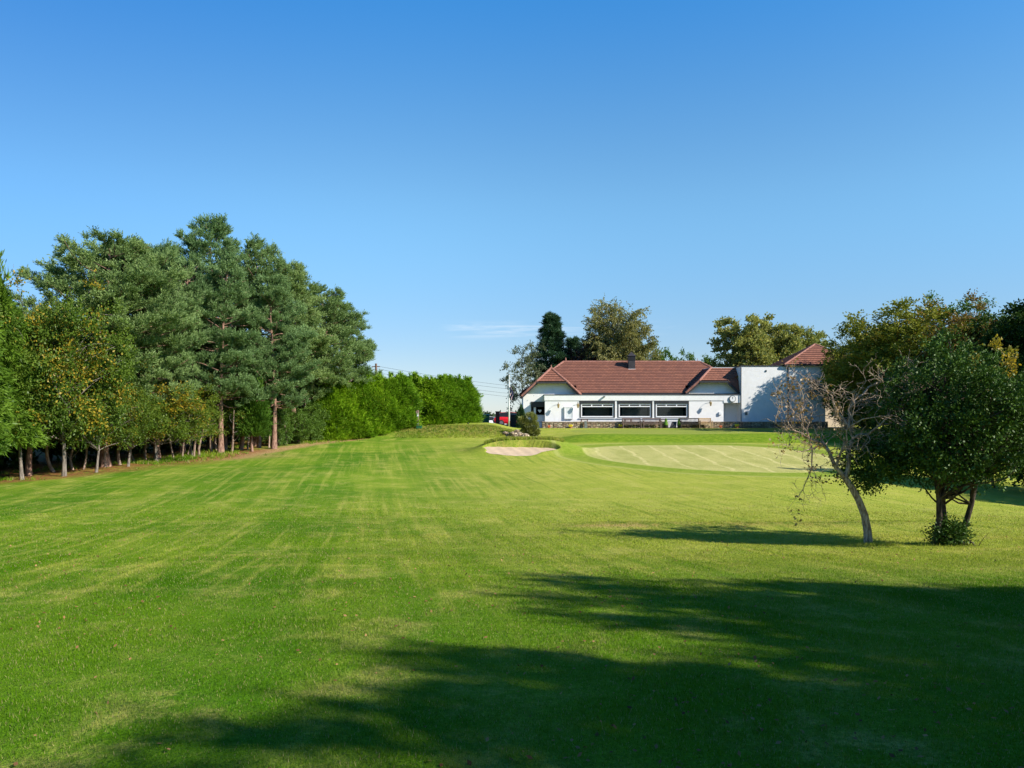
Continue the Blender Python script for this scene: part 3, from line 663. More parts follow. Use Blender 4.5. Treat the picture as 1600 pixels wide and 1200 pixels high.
    dp = MB(); px = HX(1231.5, 69.85); dp.tube([(px-0.25, 69.7, 6.12), (px, 69.84, 5.85), (px, 69.84, z0)], 0.05, 8); dp.build('downpipe', dark_trim, R)
    MB().tube([(20.84, 69.86, 6.0), (20.84, 69.86, G0)], 0.035, 8).build('downpipe', dark_trim, R)
    MB().tube([(HX(834,70.7), 70.6, 3.5), (HX(834,70.7), 70.6, 3.4)], 0.02, 6).build('pipe_stub', dark_trim, R)
    # small wall fittings
    for px, py, s in ((1166, 646, 0.11), (1197, 579.5, 0.06)):
        x, z = HX(px, byf), HZ(py, byf); v = MB(); v.box(x-s, x+s, byf-0.05, byf, z-s*1.3, z+s*1.3)
        for k in range(3): v.box(x-s*0.8, x+s*0.8, byf-0.07, byf-0.05, z-s+k*s*0.8, z-s+k*s*0.8+0.02)
        v.build('wall_vent', grey_stone, R)
    x, z = HX(1238, byf), HZ(609, byf); v = MB(); v.box(x-0.26, x+0.26, byf-0.02, byf, z-0.36, z+0.36); v.build('blocked_window', grey_wall, R)
    # right porch: recess with door, side wall and small window
    p = MB(); yy = 71.3
    p.box(xpL+0.002, xpR, yy, yy+0.1, z0, zp-0.002); p.build('porch_wall', grey_wall, R)
    MB().box(xpL-0.02, xpR, YF+T, yy, zp+0.0, zp+0.05).build('porch_ceiling', white_wall, R)
    x0, x1, za, zc = HX(1132, yy), HX(1146.5, yy), HZ(645.5, yy), HZ(631.5, yy)
    f = MB(); f.box(x0, x1, yy-0.05, yy-0.002, za, za+0.06); f.box(x0, x1, yy-0.05, yy-0.002, zc-0.06, zc); f.box(x0, x0+0.06, yy-0.05, yy-0.002, za+0.06, zc-0.06); f.box(x1-0.06, x1, yy-0.05, yy-0.002, za+0.06, zc-0.06)
    w_ = f.build('porch_window', dark_trim, R); MB().box(x0+0.06, x1-0.06, yy-0.03, yy-0.004, za+0.06, zc-0.06).build('pane', car_glass, w_)
    dr = MB(); x0, x1 = HX(1148, yy), HX(1157, yy); dr.box(x0, x1, yy-0.06, yy-0.002, G0, HZ(632, yy)); d_ = dr.build('door', grey_wall, R, bevel=0.01)
    MB().box(x0+0.05, x0+0.09, yy-0.10, yy-0.06, G0+0.95, G0+1.15).build('handle', brass, d_)
    # clock
    x, z = HX(1144, YF), HZ(623.2, YF); c = MB()
    def disc(mb, r, ya_, yb_, n=28):
        mb.prism([(x + r*math.cos(2*math.pi*i/n), z + r*math.sin(2*math.pi*i/n)) for i in range(n)], 'y', ya_, yb_)
    disc(c, 0.31, 69.86, 69.95); ck = c.build('clock', grey_stone, R, bevel=0.01)
    c = MB(); disc(c, 0.245, 69.845, 69.859); cf = c.build('dial', upvc, ck)
    MB().bar((x, 69.84, z), (x-0.02, 69.84, z+0.15), 0.024, 0.01).build('hand', dark_trim, ck)
    MB().bar((x, 69.83, z-0.02), (x+0.02, 69.83, z+0.19), 0.018, 0.008).build('hand', dark_trim, ck)
    # lanterns on brackets
    for px, py in ((872, 634), (902.5, 634), (1108.5, 631)):
        x, z = HX(px, YF), HZ(py, YF); b_ = MB(); b_.tube([(x, YF, z+0.10), (x, YF-0.20, z+0.32), (x, YF-0.42, z+0.30), (x, YF-0.46, z+0.20)], 0.018, 6); l = b_.build('wall_lantern', dark_trim, R)
        c = MB(); c.lathe((x, YF-0.46, z-0.22), [(0.03, 0), (0.07, 0.06), (0.12, 0.30), (0.13, 0.32), (0.05, 0.40), (0.02, 0.46)], 6); c.build('lamp_glass', brass, l)
    x, z = HX(944, YF), HZ(620.5, YF); MB().box(x-0.06, x+0.06, YF-0.3, YF-0.05, z-0.02, z+0.1).build('floodlight', grey_stone, R)
    x, z = HX(1125, YF), HZ(646, YF); MB().box(x-0.12, x+0.12, YF-0.14, YF, z-0.13, z+0.14).build('meter_box', upvc, R, bevel=0.01)
    # notice board
    x0, x1, za, zc = HX(881.5), HX(895.5), HZ(654.5), HZ(635.5); n = MB()
    n.box(x0, x1, YF-0.14, YF, za, za+0.07); n.box(x0, x1, YF-0.14, YF, zc-0.09, zc); n.box(x0, x0+0.09, YF-0.14, YF, za+0.07, zc-0.09); n.box(x1-0.09, x1, YF-0.14, YF, za+0.07, zc-0.09)
    nb = n.build('notice_board', upvc, R, bevel=0.01)
    MB().box(x0+0.09, x1-0.09, YF-0.115, YF-0.105, za+0.07, zc-0.09).build('notice_sheet', paper_m, nb)
        # armchair behind the left window
    a = thing('armchair', (HX(915), 70.9, 1.0), 'pale armchair seen through the left wide window of the clubhouse', 'armchair')
    ax, ay, az = HX(915, 70.9), 71.0, 1.0
    c = MB(); c.box(ax-0.30, ax+0.30, ay-0.3, ay+0.3, az, az+0.2); c.build('seat', whitecloth, a, bevel=0.04)
    c = MB(); c.prism([(ax-0.34, az), (ax-0.22, az+0.55), (ax-0.10, az+0.50), (ax-0.2, az)], 'y', ay-0.3, ay+0.3); c.build('backrest', whitecloth, a, bevel=0.03)
    for s in (-0.36, 0.28): MB().box(ax-0.25, ax+0.36, ay+s, ay+s+0.08, az, az+0.36).build('armrest', whitecloth, a, bevel=0.02)
clubhouse()

def terrace_wall():
    R = thing('stone_wall', (12, 68.9, G0), 'low sandstone rubble wall along the foot of the white clubhouse', 'stone wall')
    rng = random.Random(3); ya, yb = 68.75, 69.1; z0 = G0 - 0.3; zt_ = 1.02
    gaps = [(HX(847, 69), HX(1043.5, 69)), (HX(1058.5, 69), HX(1292, 69))]
    b = MB()
    for a, c in gaps:
        x = a
        while x < c:                                   # irregular blocks in three courses
            wd = rng.uniform(0.22, 0.55); x2 = min(c, x + wd); z = z0
            for k in range(4):
                h = rng.uniform(0.16, 0.27); z2 = min(zt_, z + h) if k < 3 else zt_
                if z2 - z > 0.02: b.box(x+0.008, x2-0.008, ya - rng.uniform(0, 0.05), yb, z+0.004, z2-0.006)
                z = z2
            x = x2
        b.box(a+0.02, c-0.02, ya+0.03, yb-0.02, z0, zt_-0.03)
    b.build('masonry', stone, R, bevel=0.015)
    c = MB()
    for a, d in gaps:
        x = a
        while x < d - 0.1:
            x2 = min(d, x + rng.uniform(0.5, 0.9)); c.box(x+0.005, x2-0.005, ya-0.07, yb+0.04, zt_, zt_+0.055+rng.uniform(0, 0.015)); x = x2
    c.build('coping', plain('coping_stone', (0.40, 0.30, 0.21), 0.9, 0.25, 4, 0.4, 20), R, bevel=0.012)
terrace_wall()
MB().box(1.0, 31, 69.1, 71.2, G0-0.3, G0+0.06).build('terrace', plain('terrace_paving', (0.33, 0.31, 0.28), 0.9, 0.15, 2.0))
tag(bpy.data.objects['terrace'], kind='structure')

def bench(mat, L=1.65):
    R = thing('bench', (0, 0, 0), 'x', 'bench')
    MBs = MB()
    for k in range(5): MBs.box(-L/2, L/2, -0.52+k*0.095, -0.44+k*0.095, 0.42, 0.445)
    MBs.build('seat', mat, R)
    bk = MB(); bk.box(-L/2, L/2, 0.0, 0.04, 0.82, 0.90); bk.box(-L/2, L/2, -0.03, 0.01, 0.50, 0.55)
    n = 15
    for k in range(n): x = -L/2+0.08+k*(L-0.16)/(n-1); bk.box(x-0.022, x+0.022, -0.015, 0.01, 0.55, 0.82)
    bk.build('backrest', mat, R)
    for s in (-1, 1):
        x = s*(L/2-0.03)
        MB().box(x-0.03, x+0.03, -0.54, -0.48, 0, 0.64).build('leg', mat, R); MB().box(x-0.03, x+0.03, -0.03, 0.03, 0, 0.9).build('leg', mat, R)
        MB().box(x-0.04, x+0.04, -0.58, -0.03, 0.641, 0.67).build('armrest', mat, R)
    MB().box(-L/2+0.02, L/2-0.02, -0.51, -0.49, 0.34, 0.41).build('rail', mat, R)
    return R
bt = bench(wood_dark)
place(bt, True, (HX(987, 68.2), 68.45, G0), 0, 1.0, 'dark weathered teak bench below the middle window, left one of the pair')
place(bt, False, (HX(1019, 68.2), 68.45, G0), 0, 1.0, 'dark weathered teak bench between the middle and right windows, right one of the pair')
bt2 = bench(wood_pale, 1.15); bt2['label'] = 'short pale wooden bench by the low stone wall under the lantern'; bt2.location = (HX(1102, 68.2), 68.45, G0)
# long dark slatted bench
b3 = bench(plain('charred_wood', (0.035, 0.028, 0.025), 0.8, 0.3, 12), 1.75); b3['label'] = 'long blackened wooden bench right of the little potted cypresses'; b3.location = (HX(1078, 68.2), 68.45, G0)

def table(px, y, label):
    x = HX(px, y); R = thing('table', (x, y, G0+0.06), label, 'table'); z = G0+0.06
    MB().box(x-0.32, x+0.32, y-0.3, y+0.3, z+0.70, z+0.74).build('tabletop', wood_dark, R, bevel=0.01)
    for i in (-1, 1):
        for j in (-1, 1): MB().box(x+i*0.27-0.025, x+i*0.27+0.025, y+j*0.25-0.025, y+j*0.25+0.025, z, z+0.70).build('leg', wood_dark, R)
table(981.5, 69.55, 'small dark table on the terrace behind the left teak bench')
table(1036, 69.55, 'small dark table on the terrace left of the potted cypresses')
table(913, 69.55, 'small dark table on the terrace under the left wide window')

def pot_cypress(px, label):
    y = 68.55; x = HX(px, y); R = thing('potted_cypress', (x, y, G0), label, 'potted plant', 'potted cypresses beside the terrace steps')
    MB().lathe((x, y, G0), [(0.13, 0), (0.17, 0.24), (0.19, 0.26), (0.17, 0.27), (0.12, 0.24)], 12).build('pot', black_p, R, smooth=False)
    rng = random.Random(px); c = MB()
    for k, (z, r) in enumerate(((0.34, 0.17), (0.50, 0.15), (0.66, 0.12), (0.80, 0.08))): c.ball((x, y, G0+z), r, 12, 8, 0.16, rng)
    c.build('foliage', plain('cypress_green', (0.10, 0.22, 0.02), 0.9, 0.5, 30, 1.0, 60), R)
pot_cypress(1040.5, 'small bright green cypress in a black pot left of the terrace steps')
pot_cypress(1061, 'small bright green cypress in a black pot right of the terrace steps')
def sign_board():
    y = 68.75; x = HX(1050.5, y); R = thing('menu_board', (x, y, G0), 'dark folding board leaning between the two potted cypresses', 'sign board')
    MB().add([(x-0.32, y-0.35, G0), (x+0.25, y-0.35, G0), (x+0.40, y, G0+0.55), (x-0.02, y, G0+0.60), (x-0.32, y-0.31, G0), (x+0.25, y-0.31, G0), (x+0.40, y+0.04, G0+0.55), (x-0.02, y+0.04, G0+0.60)],
             [(0,1,2,3),(4,7,6,5),(0,4,5,1),(1,5,6,2),(2,6,7,3),(3,7,4,0)]).build('panel', black_p, R)
    MB().bar((x-0.1, y+0.3, G0), (x+0.1, y+0.03, G0+0.56), 0.04, 0.03).build('strut', black_p, R)
sign_board()
MB().box(HX(1043.5,69), HX(1058.5,69), 68.75, 69.1, G0-0.1, G0+0.03).build('terrace_steps', grey_stone); tag(bpy.data.objects['terrace_steps'], kind='structure')
x = HX(915.5, 68.5); s_ = MB().prism([(x-0.16, G0-0.1), (x+0.14, G0-0.1), (x+0.08, G0+0.62), (x-0.12, G0+0.66)], 'y', 68.5, 68.6).build('slate_slab', grey_stone, bevel=0.02)
tag(s_, 'upright grey slate slab leaning on the low stone wall', 'stone slab')
def flower(px, mat, label, s=1.0, y=68.5, nm='flower_pot'):
    x = HX(px, y); R = thing(nm, (x, y, G0), label, 'flower pot'); rng = random.Random(int(px))
    z = gz(x, y)-0.02; MB().lathe((x, y, z), [(0.08*s, 0), (0.12*s, 0.14*s), (0.13*s, 0.15*s), (0.1*s, 0.16*s)], 12).build('pot', terracotta, R)
    f = MB()
    for k in range(26): f.ball((x+rng.uniform(-0.15, 0.15)*s, y+rng.uniform(-0.12, 0.12)*s, z+rng.uniform(0.17, 0.32)*s), 0.045*s, 6, 4)
    f.build('blossom', mat, R)
flower(891.5, yellow_f, 'yellow flowers in a pot at the left part of the stone wall')
flower(969.5, yellow_f, 'yellow flowers in a pot beside the left teak bench')
flower(1151.5, yellow_f, 'yellow flowers in a pot below the clock', 1.1)
flower(857.5, orange_f, 'orange flowers in a pot at the left end of the stone wall', 0.8)
flower(1126, orange_f, 'orange flowers in a pot right of the pale bench', 0.8)
def railing():
    y = 69.6; R = thing('railing', (2.5, y, G0), 'low dark handrail beside the porch left of the stone wall', 'railing')
    z = G0; b = MB(); b.tube([(HX(840, y), y, z+0.55), (HX(855, y), y, z+0.55)], 0.03, 6); b.build('handrail', dark_trim, R)
    for px in (840.5, 847, 854): MB().tube([(HX(px, y), y, z-0.1), (HX(px, y), y, z+0.55)], 0.022, 6).build('post', dark_trim, R)
railing()

# ------------------------------------------------------------------ flagpole, gateway, cars, far side of the lawn
def flagpole():
    y = 69.3; x = HX(795.5, y); z = gz(x, y); R = thing('flagpole', (x, y, z), 'slim white flagpole left of the clubhouse', 'flagpole')
    MB().lathe((x, y, z-0.1), [(0.075, 0), (0.07, 2.0), (0.055, 4.0), (0.035, HZ(587, y)-z+0.1), (0.05, HZ(586.5, y)-z+0.12), (0.0, HZ(586, y)-z+0.16)], 10).build('pole', metal_pole, R, smooth=True)
    MB().tube([(x+0.07, y-0.05, z+0.9), (x+0.06, y-0.05, HZ(588, y))], 0.008, 4).build('halyard', whitecloth, R)
    # drooping flag: folded cloth strips
    F = thing('flag', (x, y, HZ(606, y)), 'navy and red flag drooping half way up the white flagpole', 'flag')
    zt_, zb = HZ(604.5, y), HZ(627, y); n, m = 18, 14; vs = []; fs = []; mi = []
    for j in range(m+1):
        v = j/m; wdt = 0.10 + 0.26*min(1, v*2.2) - 0.14*max(0, v-0.6)
        for i in range(n+1):
            u = i/n; vs.append((x+0.06+wdt*u+0.03*math.sin(5*v), y-0.05+0.07*math.sin(u*15+v*3), zt_+(zb-zt_)*(v*(0.72+0.28*u)) + 0.05*math.sin(u*9)*v))
    fs = [(j*(n+1)+i, j*(n+1)+i+1, (j+1)*(n+1)+i+1, (j+1)*(n+1)+i) for j in range(m) for i in range(n)]
    f = MB(); f.v = vs; f.f = fs
    for j in range(m):
        for i in range(n): mi.append(1 if (i+j) % 9 == 4 else (2 if (i+j) % 9 in (3, 5) else 0))
    f.mi = mi; f.build('cloth', [navy, redcloth, whitecloth], F, smooth=True)
flagpole()

def pillar(px0, px1, pt, y, label):
    x0, x1 = HX(px0, y), HX(px1, y); z = gz((x0+x1)/2, y); zt_ = HZ(pt, y); R = thing('brick_pillar', ((x0+x1)/2, y, z), label, 'gate pillar', 'brick gate pillars')
    wdt = x1-x0; b = MB(); k = 0; zz = z-0.4
    while zz < zt_-0.1:
        o = 0.006*(k % 2); b.box(x0+o, x1-o, y-wdt/2+o, y+wdt/2-o, zz, zz+0.072); b.box(x0+0.012, x1-0.012, y-wdt/2+0.012, y+wdt/2-0.012, zz+0.072, zz+0.082); zz += 0.082; k += 1
    b.build('brickwork', brick_m, R)
    MB().box(x0-0.04, x1+0.04, y-wdt/2-0.04, y+wdt/2+0.04, zz, zz+0.07).build('cap', brick_m, R, bevel=0.01)
pillar(746, 752.6, 641, 80, 'tall brown brick gate pillar nearer the cypress hedge')
pillar(774.3, 780.6, 643, 80, 'tall brown brick gate pillar left of the flagpole')

def car(label, paint, x, y, rz, sc=1.0):
    z = gz(x, y); R = thing('parked_car', (0, 0, 0), label, 'car')
    # body: cross-sections along its length (x forward)
    secs = [(-2.05, 0.50, 0.62, 0.80), (-1.95, 0.28, 0.95, 0.84), (-1.2, 0.22, 0.97, 0.88), (0.0, 0.22, 0.94, 0.88), (1.0, 0.22, 0.90, 0.87), (1.75, 0.26, 0.78, 0.82), (2.05, 0.42, 0.60, 0.66)]
    def loft(secs, prof):
        vs = []; fs = []; n = len(prof)
        for (xx, zb, zt_, wd) in secs: vs += [(xx, wd*u, zb+(zt_-zb)*v) for u, v in prof]
        for i in range(len(secs)-1):
            for j in range(n): fs.append((i*n+j, i*n+(j+1) % n, (i+1)*n+(j+1) % n, (i+1)*n+j))
        fs += [tuple(range(n-1, -1, -1)), tuple(range((len(secs)-1)*n, len(secs)*n))]; return vs, fs
    prof = [(-0.9, 0), (-1, 0.3), (-0.97, 0.75), (-0.85, 1), (0.85, 1), (0.97, 0.75), (1, 0.3), (0.9, 0)]
    b = MB(); b.add(*loft(secs, prof)); b.build('body', paint, R, smooth=False, bevel=0.03)
    cab = [(-1.75, 0.93, 0.98, 0.78), (-1.35, 0.93, 1.42, 0.72), (-0.2, 0.93, 1.48, 0.72), (0.45, 0.92, 1.40, 0.70), (1.1, 0.90, 0.93, 0.76)]
    c = MB(); c.add(*loft(cab, [(-1, 0), (-0.86, 0.9), (-0.75, 1), (0.75, 1), (0.86, 0.9), (1, 0)])); c.build('windows', car_glass, R, bevel=0.02)
    c = MB(); c.add(*loft([(-1.38, 1.41, 1.445, 0.68), (-0.2, 1.47, 1.505, 0.68), (0.42, 1.39, 1.425, 0.66)], [(-0.9, 0), (-0.9, 1), (0.9, 1), (0.9, 0)])); c.build('roof', paint, R)
    for sx_ in (-1.3, 1.32):
        for s in (-1, 1):
            wv = MB(); n = 20; wv.prism([(sx_+0.32*math.cos(2*math.pi*i/n), 0.32+0.32*math.sin(2*math.pi*i/n)) for i in range(n)], 'y', s*0.70, s*0.90); wh = wv.build('wheel', tyre_m, R, bevel=0.02)
            MB().prism([(sx_+0.2*math.cos(2*math.pi*i/n), 0.32+0.2*math.sin(2*math.pi*i/n)) for i in range(n)], 'y', s*0.895, s*0.915).build('rim', rim_m, wh)
    for s in (-1, 1):
        MB().box(-2.06, -1.9, s*0.72-0.1, s*0.72+0.1, 0.62, 0.84).build('tail_light', lampglass_red, R); MB().box(1.9, 2.04, s*0.55-0.12, s*0.55+0.12, 0.52, 0.66).build('headlight', lampglass, R)
        MB().box(0.75, 0.9, s*0.80, s*1.0, 0.92, 1.04).build('wing_mirror', paint, R)
    R.location = (x, y, z); R.rotation_euler = (0, 0, rz); R.scale = (sc,)*3
car('red hatchback parked behind the white flagpole', car_red, HX(800, 84), 84, math.radians(8))
car('white car parked between the two brick pillars', car_white, HX(769, 110), 110, math.radians(10))
car('dark blue car parked beyond the brick pillar nearer the hedge', car_blue, HX(747, 118), 118, math.radians(5))
def bin_(px, y, h, mat, label, cat, nm, wd=0.28):
    x = HX(px, y); z = gz(x, y); R = thing(nm, (x, y, z), label, cat)
    b = MB(); b.add([(x-wd, y-wd, z), (x+wd, y-wd, z), (x+wd, y+wd, z), (x-wd, y+wd, z), (x-wd*1.15, y-wd*1.15, z+h*0.9), (x+wd*1.15, y-wd*1.15, z+h*0.9), (x+wd*1.15, y+wd*1.15, z+h*0.9), (x-wd*1.15, y+wd*1.15, z+h*0.9)],
                    [(0,3,2,1),(4,5,6,7),(0,1,5,4),(1,2,6,5),(2,3,7,6),(3,0,4,7)]); b.build('bin_body', mat, R, bevel=0.02)
    MB().prism([(y-wd*1.25, z+h*0.9), (y+wd*1.25, z+h*0.9), (y+wd*1.2, z+h*1.02), (y-wd*0.9, z+h*0.96)], 'x', x-wd*1.2, x+wd*1.2).build('lid', mat, R, bevel=0.01)
bin_(802, 76, 1.25, black_p, 'black wheeled bin in front of the red hatchback', 'bin', 'wheeled_bin', 0.30)
bin_(758.5, 92, 1.25, green_p, 'green wheeled bin between the two brick pillars', 'bin', 'wheeled_bin', 0.42)
# drive
def drive():
    n = 40; vs = []; fs = []; ys = np.linspace(71.5, 124, n)
    for y in ys:
        for x in np.linspace(-9, 0.5, 12): vs.append((x, y, gz(x, y)+0.02))
    fs = [(i*12+j, i*12+j+1, (i+1)*12+j+1, (i+1)*12+j) for i in range(n-1) for j in range(11)]
    o = MB().add(vs, fs).build('drive', asphalt, smooth=True); tag(o, kind='structure')
drive()
def hedge_gap_post():
    y = 61.9; x = HX(652.5, y); z = gz(x, y)
    R = thing('gatepost', (x, y, z), 'pale stone gatepost standing in the gap of the cypress hedge', 'gatepost'); zt_ = HZ(641, y)
    MB().box(x-0.13, x+0.10, y-0.12, y+0.12, z-0.2, zt_).build('post', plain('pale_post', (0.24, 0.16, 0.13), 0.9, 0.2), R, bevel=0.02)
    S = thing('hole_sign', (x, y-0.2, z), 'small white and green sign fixed on the stone gatepost', 'sign')
    x2 = HX(653, y); MB().box(x2-0.06, x2+0.06, y-0.17, y-0.14, HZ(650.5, y), HZ(645.5, y)).build('panel', upvc, S); MB().box(x2-0.06, x2+0.06, y-0.18, y-0.171, HZ(652, y), HZ(650.5, y)).build('panel_band', green_p, S)
    MB().box(x2-0.10, x2+0.08, y-0.16, y-0.13, HZ(663, y), HZ(660, y)).build('lower_panel', upvc, S)
    B = thing('tee_box', (HX(655, y-0.5), y-0.5, z), 'low dark green box at the foot of the stone gatepost', 'box'); xb = HX(655, y-0.5)
    zz = gz(xb, y-0.5); MB().box(xb-0.22, xb+0.22, y-0.7, y-0.35, zz, zz+0.20).build('crate', green_p, B, bevel=0.02); MB().box(xb-0.24, xb+0.24, y-0.72, y-0.33, zz+0.202, zz+0.235).build('lid', green_p, B, bevel=0.01)
hedge_gap_post()
def tee_marker(px, y, label):
    x = HX(px, y); z = gz(x, y); o = MB().ball((x, y, z+0.06), 0.07, 10, 7).build('tee_marker', black_p, smooth=True); tag(o, label, 'tee marker')
tee_marker(731.5, 64.5, 'small dark tee marker ball on the raised tee')
# power lines
def power():
    y = 98; x = HX(587.5, y); z = gz(x, y); zt_ = HZ(568, y)
    R = thing('utility_pole', (x, y, z), 'wooden utility pole rising behind the cypress hedge', 'utility pole')
    MB().tube([(x, y, z-0.3), (x, y, zt_)], [0.16, 0.13], 10).build('pole', plain('creosote_wood', (0.16, 0.09, 0.06), 0.9, 0.2, 8), R)
    MB().box(x-0.5, x+0.5, y-0.06, y+0.06, zt_-0.45, zt_-0.33).build('crossarm', wood_dark, R)
    x2, y2 = 22.0, 150.0; z2 = gz(x2, y2); z2t = HZ(612, y2)
    R2 = thing('utility_pole', (x2, y2, z2), 'wooden utility pole far off behind the clubhouse roof', 'utility pole')
    MB().tube([(x2, y2, z2-0.3), (x2, y2, z2t+0.3)], [0.16, 0.13], 10).build('pole', MATS['creosote_wood'], R2)
    for k, (dz, sag) in enumerate(((0, 1.6), (-0.35, 1.9), (-0.8, 2.3), (-1.15, 2.6))):
        pts = [(x+(x2-x)*t, y+(y2-y)*t, (zt_-0.3+dz)*(1-t)+(z2t+dz)*t-sag*4*t*(1-t)*0.6) for t in np.linspace(0, 1, 24)]
        o = MB().tube(pts, 0.016, 4).build('overhead_wire', black_p); tag(o, ['thin overhead wire, uppermost of the four beyond the hedge end', 'thin overhead wire, second from the top beyond the hedge end', 'thin overhead wire, third from the top beyond the hedge end', 'thin overhead wire, lowest of the four beyond the hedge end'][k], 'wire', 'overhead wires')
power()
# rocks by the topiary
def rocks():
    rng = random.Random(11); spots = [(795,679,.28),(801,675,.24),(805,681,.26),(811,677,.30),(815,682,.22),(820,679,.30),(824,683,.22),(790,674,.2),(798,683,.2),(808,671,.2)]
    for i, (px, py, s) in enumerate(spots):
        y = 59.2 + rng.uniform(-.4, .4); x = HX(px, y); z = max(gz(x, y)-0.05, HZ(py, y)-0.15); b = MB()
        b.ball((0, 0, 0), s, 9, 6, 0.22, rng, (1.25, 0.9, 0.75))
        me = b.build('rock', stone, bevel=0.02); me.location = (x, y, z)
        tag(me, 'sandstone boulder in the heap below the topiary bush', 'rock', 'sandstone boulders below the topiary bush')
rocks()
# sleepers / logs behind bunker

# ------------------------------------------------------------------ foliage
ORD = ['first','second','third','fourth','fifth','sixth','seventh','eighth','ninth','tenth','eleventh','twelfth','thirteenth','fourteenth','fifteenth','sixteenth','seventeenth','eighteenth','nineteenth','twentieth','twenty-first','twenty-second','twenty-third','twenty-fourth','twenty-fifth']
def unit(v): return v / np.maximum(np.linalg.norm(v, axis=-1, keepdims=True), 1e-9)
def rvec(rng, n): return unit(rng.normal(size=(n, 3)))
def foliage(rng, C, O, ns, L, m, el, ew, ow=1.0, rw=0.8, up=0.2, spread=0.6, t0=0.3, jit=0.04, turn=None, ct=None, mix=0.5, upn=0.5):
    """C: cluster centres, O: outward directions. ns sprigs per cluster of length L, m leaves per sprig"""
    n = len(C); Cr = np.repeat(C, ns, 0); Or = np.repeat(O, ns, 0); k = n * ns
    d = unit(Or * ow + rvec(rng, k) * rw + np.array([0, 0, up])); Ls = L * rng.uniform(0.55, 1.15, k)[:, None]
    cr = np.repeat(ct if ct is not None else rng.random(n), ns)
    P = np.repeat(Cr, m, 0); D = np.repeat(d, m, 0); N = k * m
    t = np.tile(np.linspace(t0, 1.0, m), k)[:, None]
    P = P + D * t * np.repeat(Ls, m, 0) + rng.normal(size=(N, 3)) * jit
    ax = unit(D + rvec(rng, N) * spread); nn = rvec(rng, N) + np.array([0, 0, upn]); b = unit(np.cross(ax, nn))
    l = el * rng.uniform(0.65, 1.25, N)[:, None]; wv = ew * rng.uniform(0.7, 1.2, N)[:, None] / 2
    V = np.stack([P, P + ax * l * 0.45 + b * wv, P + ax * l, P + ax * l * 0.45 - b * wv], 1)
    tint = mix * np.repeat(cr, m) + (1 - mix) * rng.random(N)
    tc = rng.random(N) if turn is None else np.clip(np.repeat(np.repeat(turn, ns), m) * 0.5 + rng.random(N) * 0.5, 0, 1)
    return V, tint, tc
def crown_obj(name, parts, mat, parent):
    V = np.concatenate([p[0] for p in parts]); ti = np.concatenate([p[1] for p in parts]); tu = np.concatenate([p[2] for p in parts])
    me = fast_mesh(name, V, 4, mat, {'tint': ti, 'turn': tu}); o = bpy.data.objects.new(name, me); COL.objects.link(o); o.parent = parent
    return o
def tubes_obj(name, paths, mat, parent, n=5, smooth=True):
    b = MB()
    for pts, rs in paths: b.tube(pts, rs, n if rs[0] < 0.08 else 10, cap=False)
    return b.build(name, mat, parent, smooth=smooth)
def limb(rng, p, q, r0, r1, sag=0.0, k=6, wob=0.08):
    p = np.array(p, float); q = np.array(q, float); L = np.linalg.norm(q - p); pts = []
    o1 = rng.normal(size=3) * wob * L; o2 = rng.normal(size=3) * wob * L * 0.6
    for i in range(k + 1):
        t = i / k; pts.append(p + (q - p) * t + o1 * math.sin(math.pi * t) + o2 * math.sin(2 * math.pi * t) + np.array([0, 0, sag * L * 4 * t * (1 - t)]))
    return [tuple(x) for x in pts], [r0 + (r1 - r0) * (i / k) ** 0.8 for i in range(k + 1)]
def pick_clusters(rng, n, cen, rad, inner=0.35, lump=0.25, flat_bottom=None, minsep=0.0):
    ph = rng.uniform(0, 6.28, 6); out = []; tries = 0
    while len(out) < n and tries < n * 60:
        tries += 1; d = rng.normal(size=3); d /= np.linalg.norm(d)
        r = inner + (1 - inner) * rng.random() ** 0.55
        lum = 1 + lump * (math.sin(3 * d[0] + ph[0]) * math.sin(3.3 * d[1] + ph[1]) + 0.7 * math.sin(5.1 * d[2] + 4 * d[0] + ph[2]) * math.sin(4.3 * d[1] + ph[3]))
        p = np.array(cen) + d * np.array(rad) * r * lum
        if flat_bottom is not None and p[2] < flat_bottom: continue
        if minsep and any(np.linalg.norm(p - q) < minsep for q, _ in out): continue
        out.append((p, d))
    return np.array([a for a, b in out]), np.array([b for a, b in out])

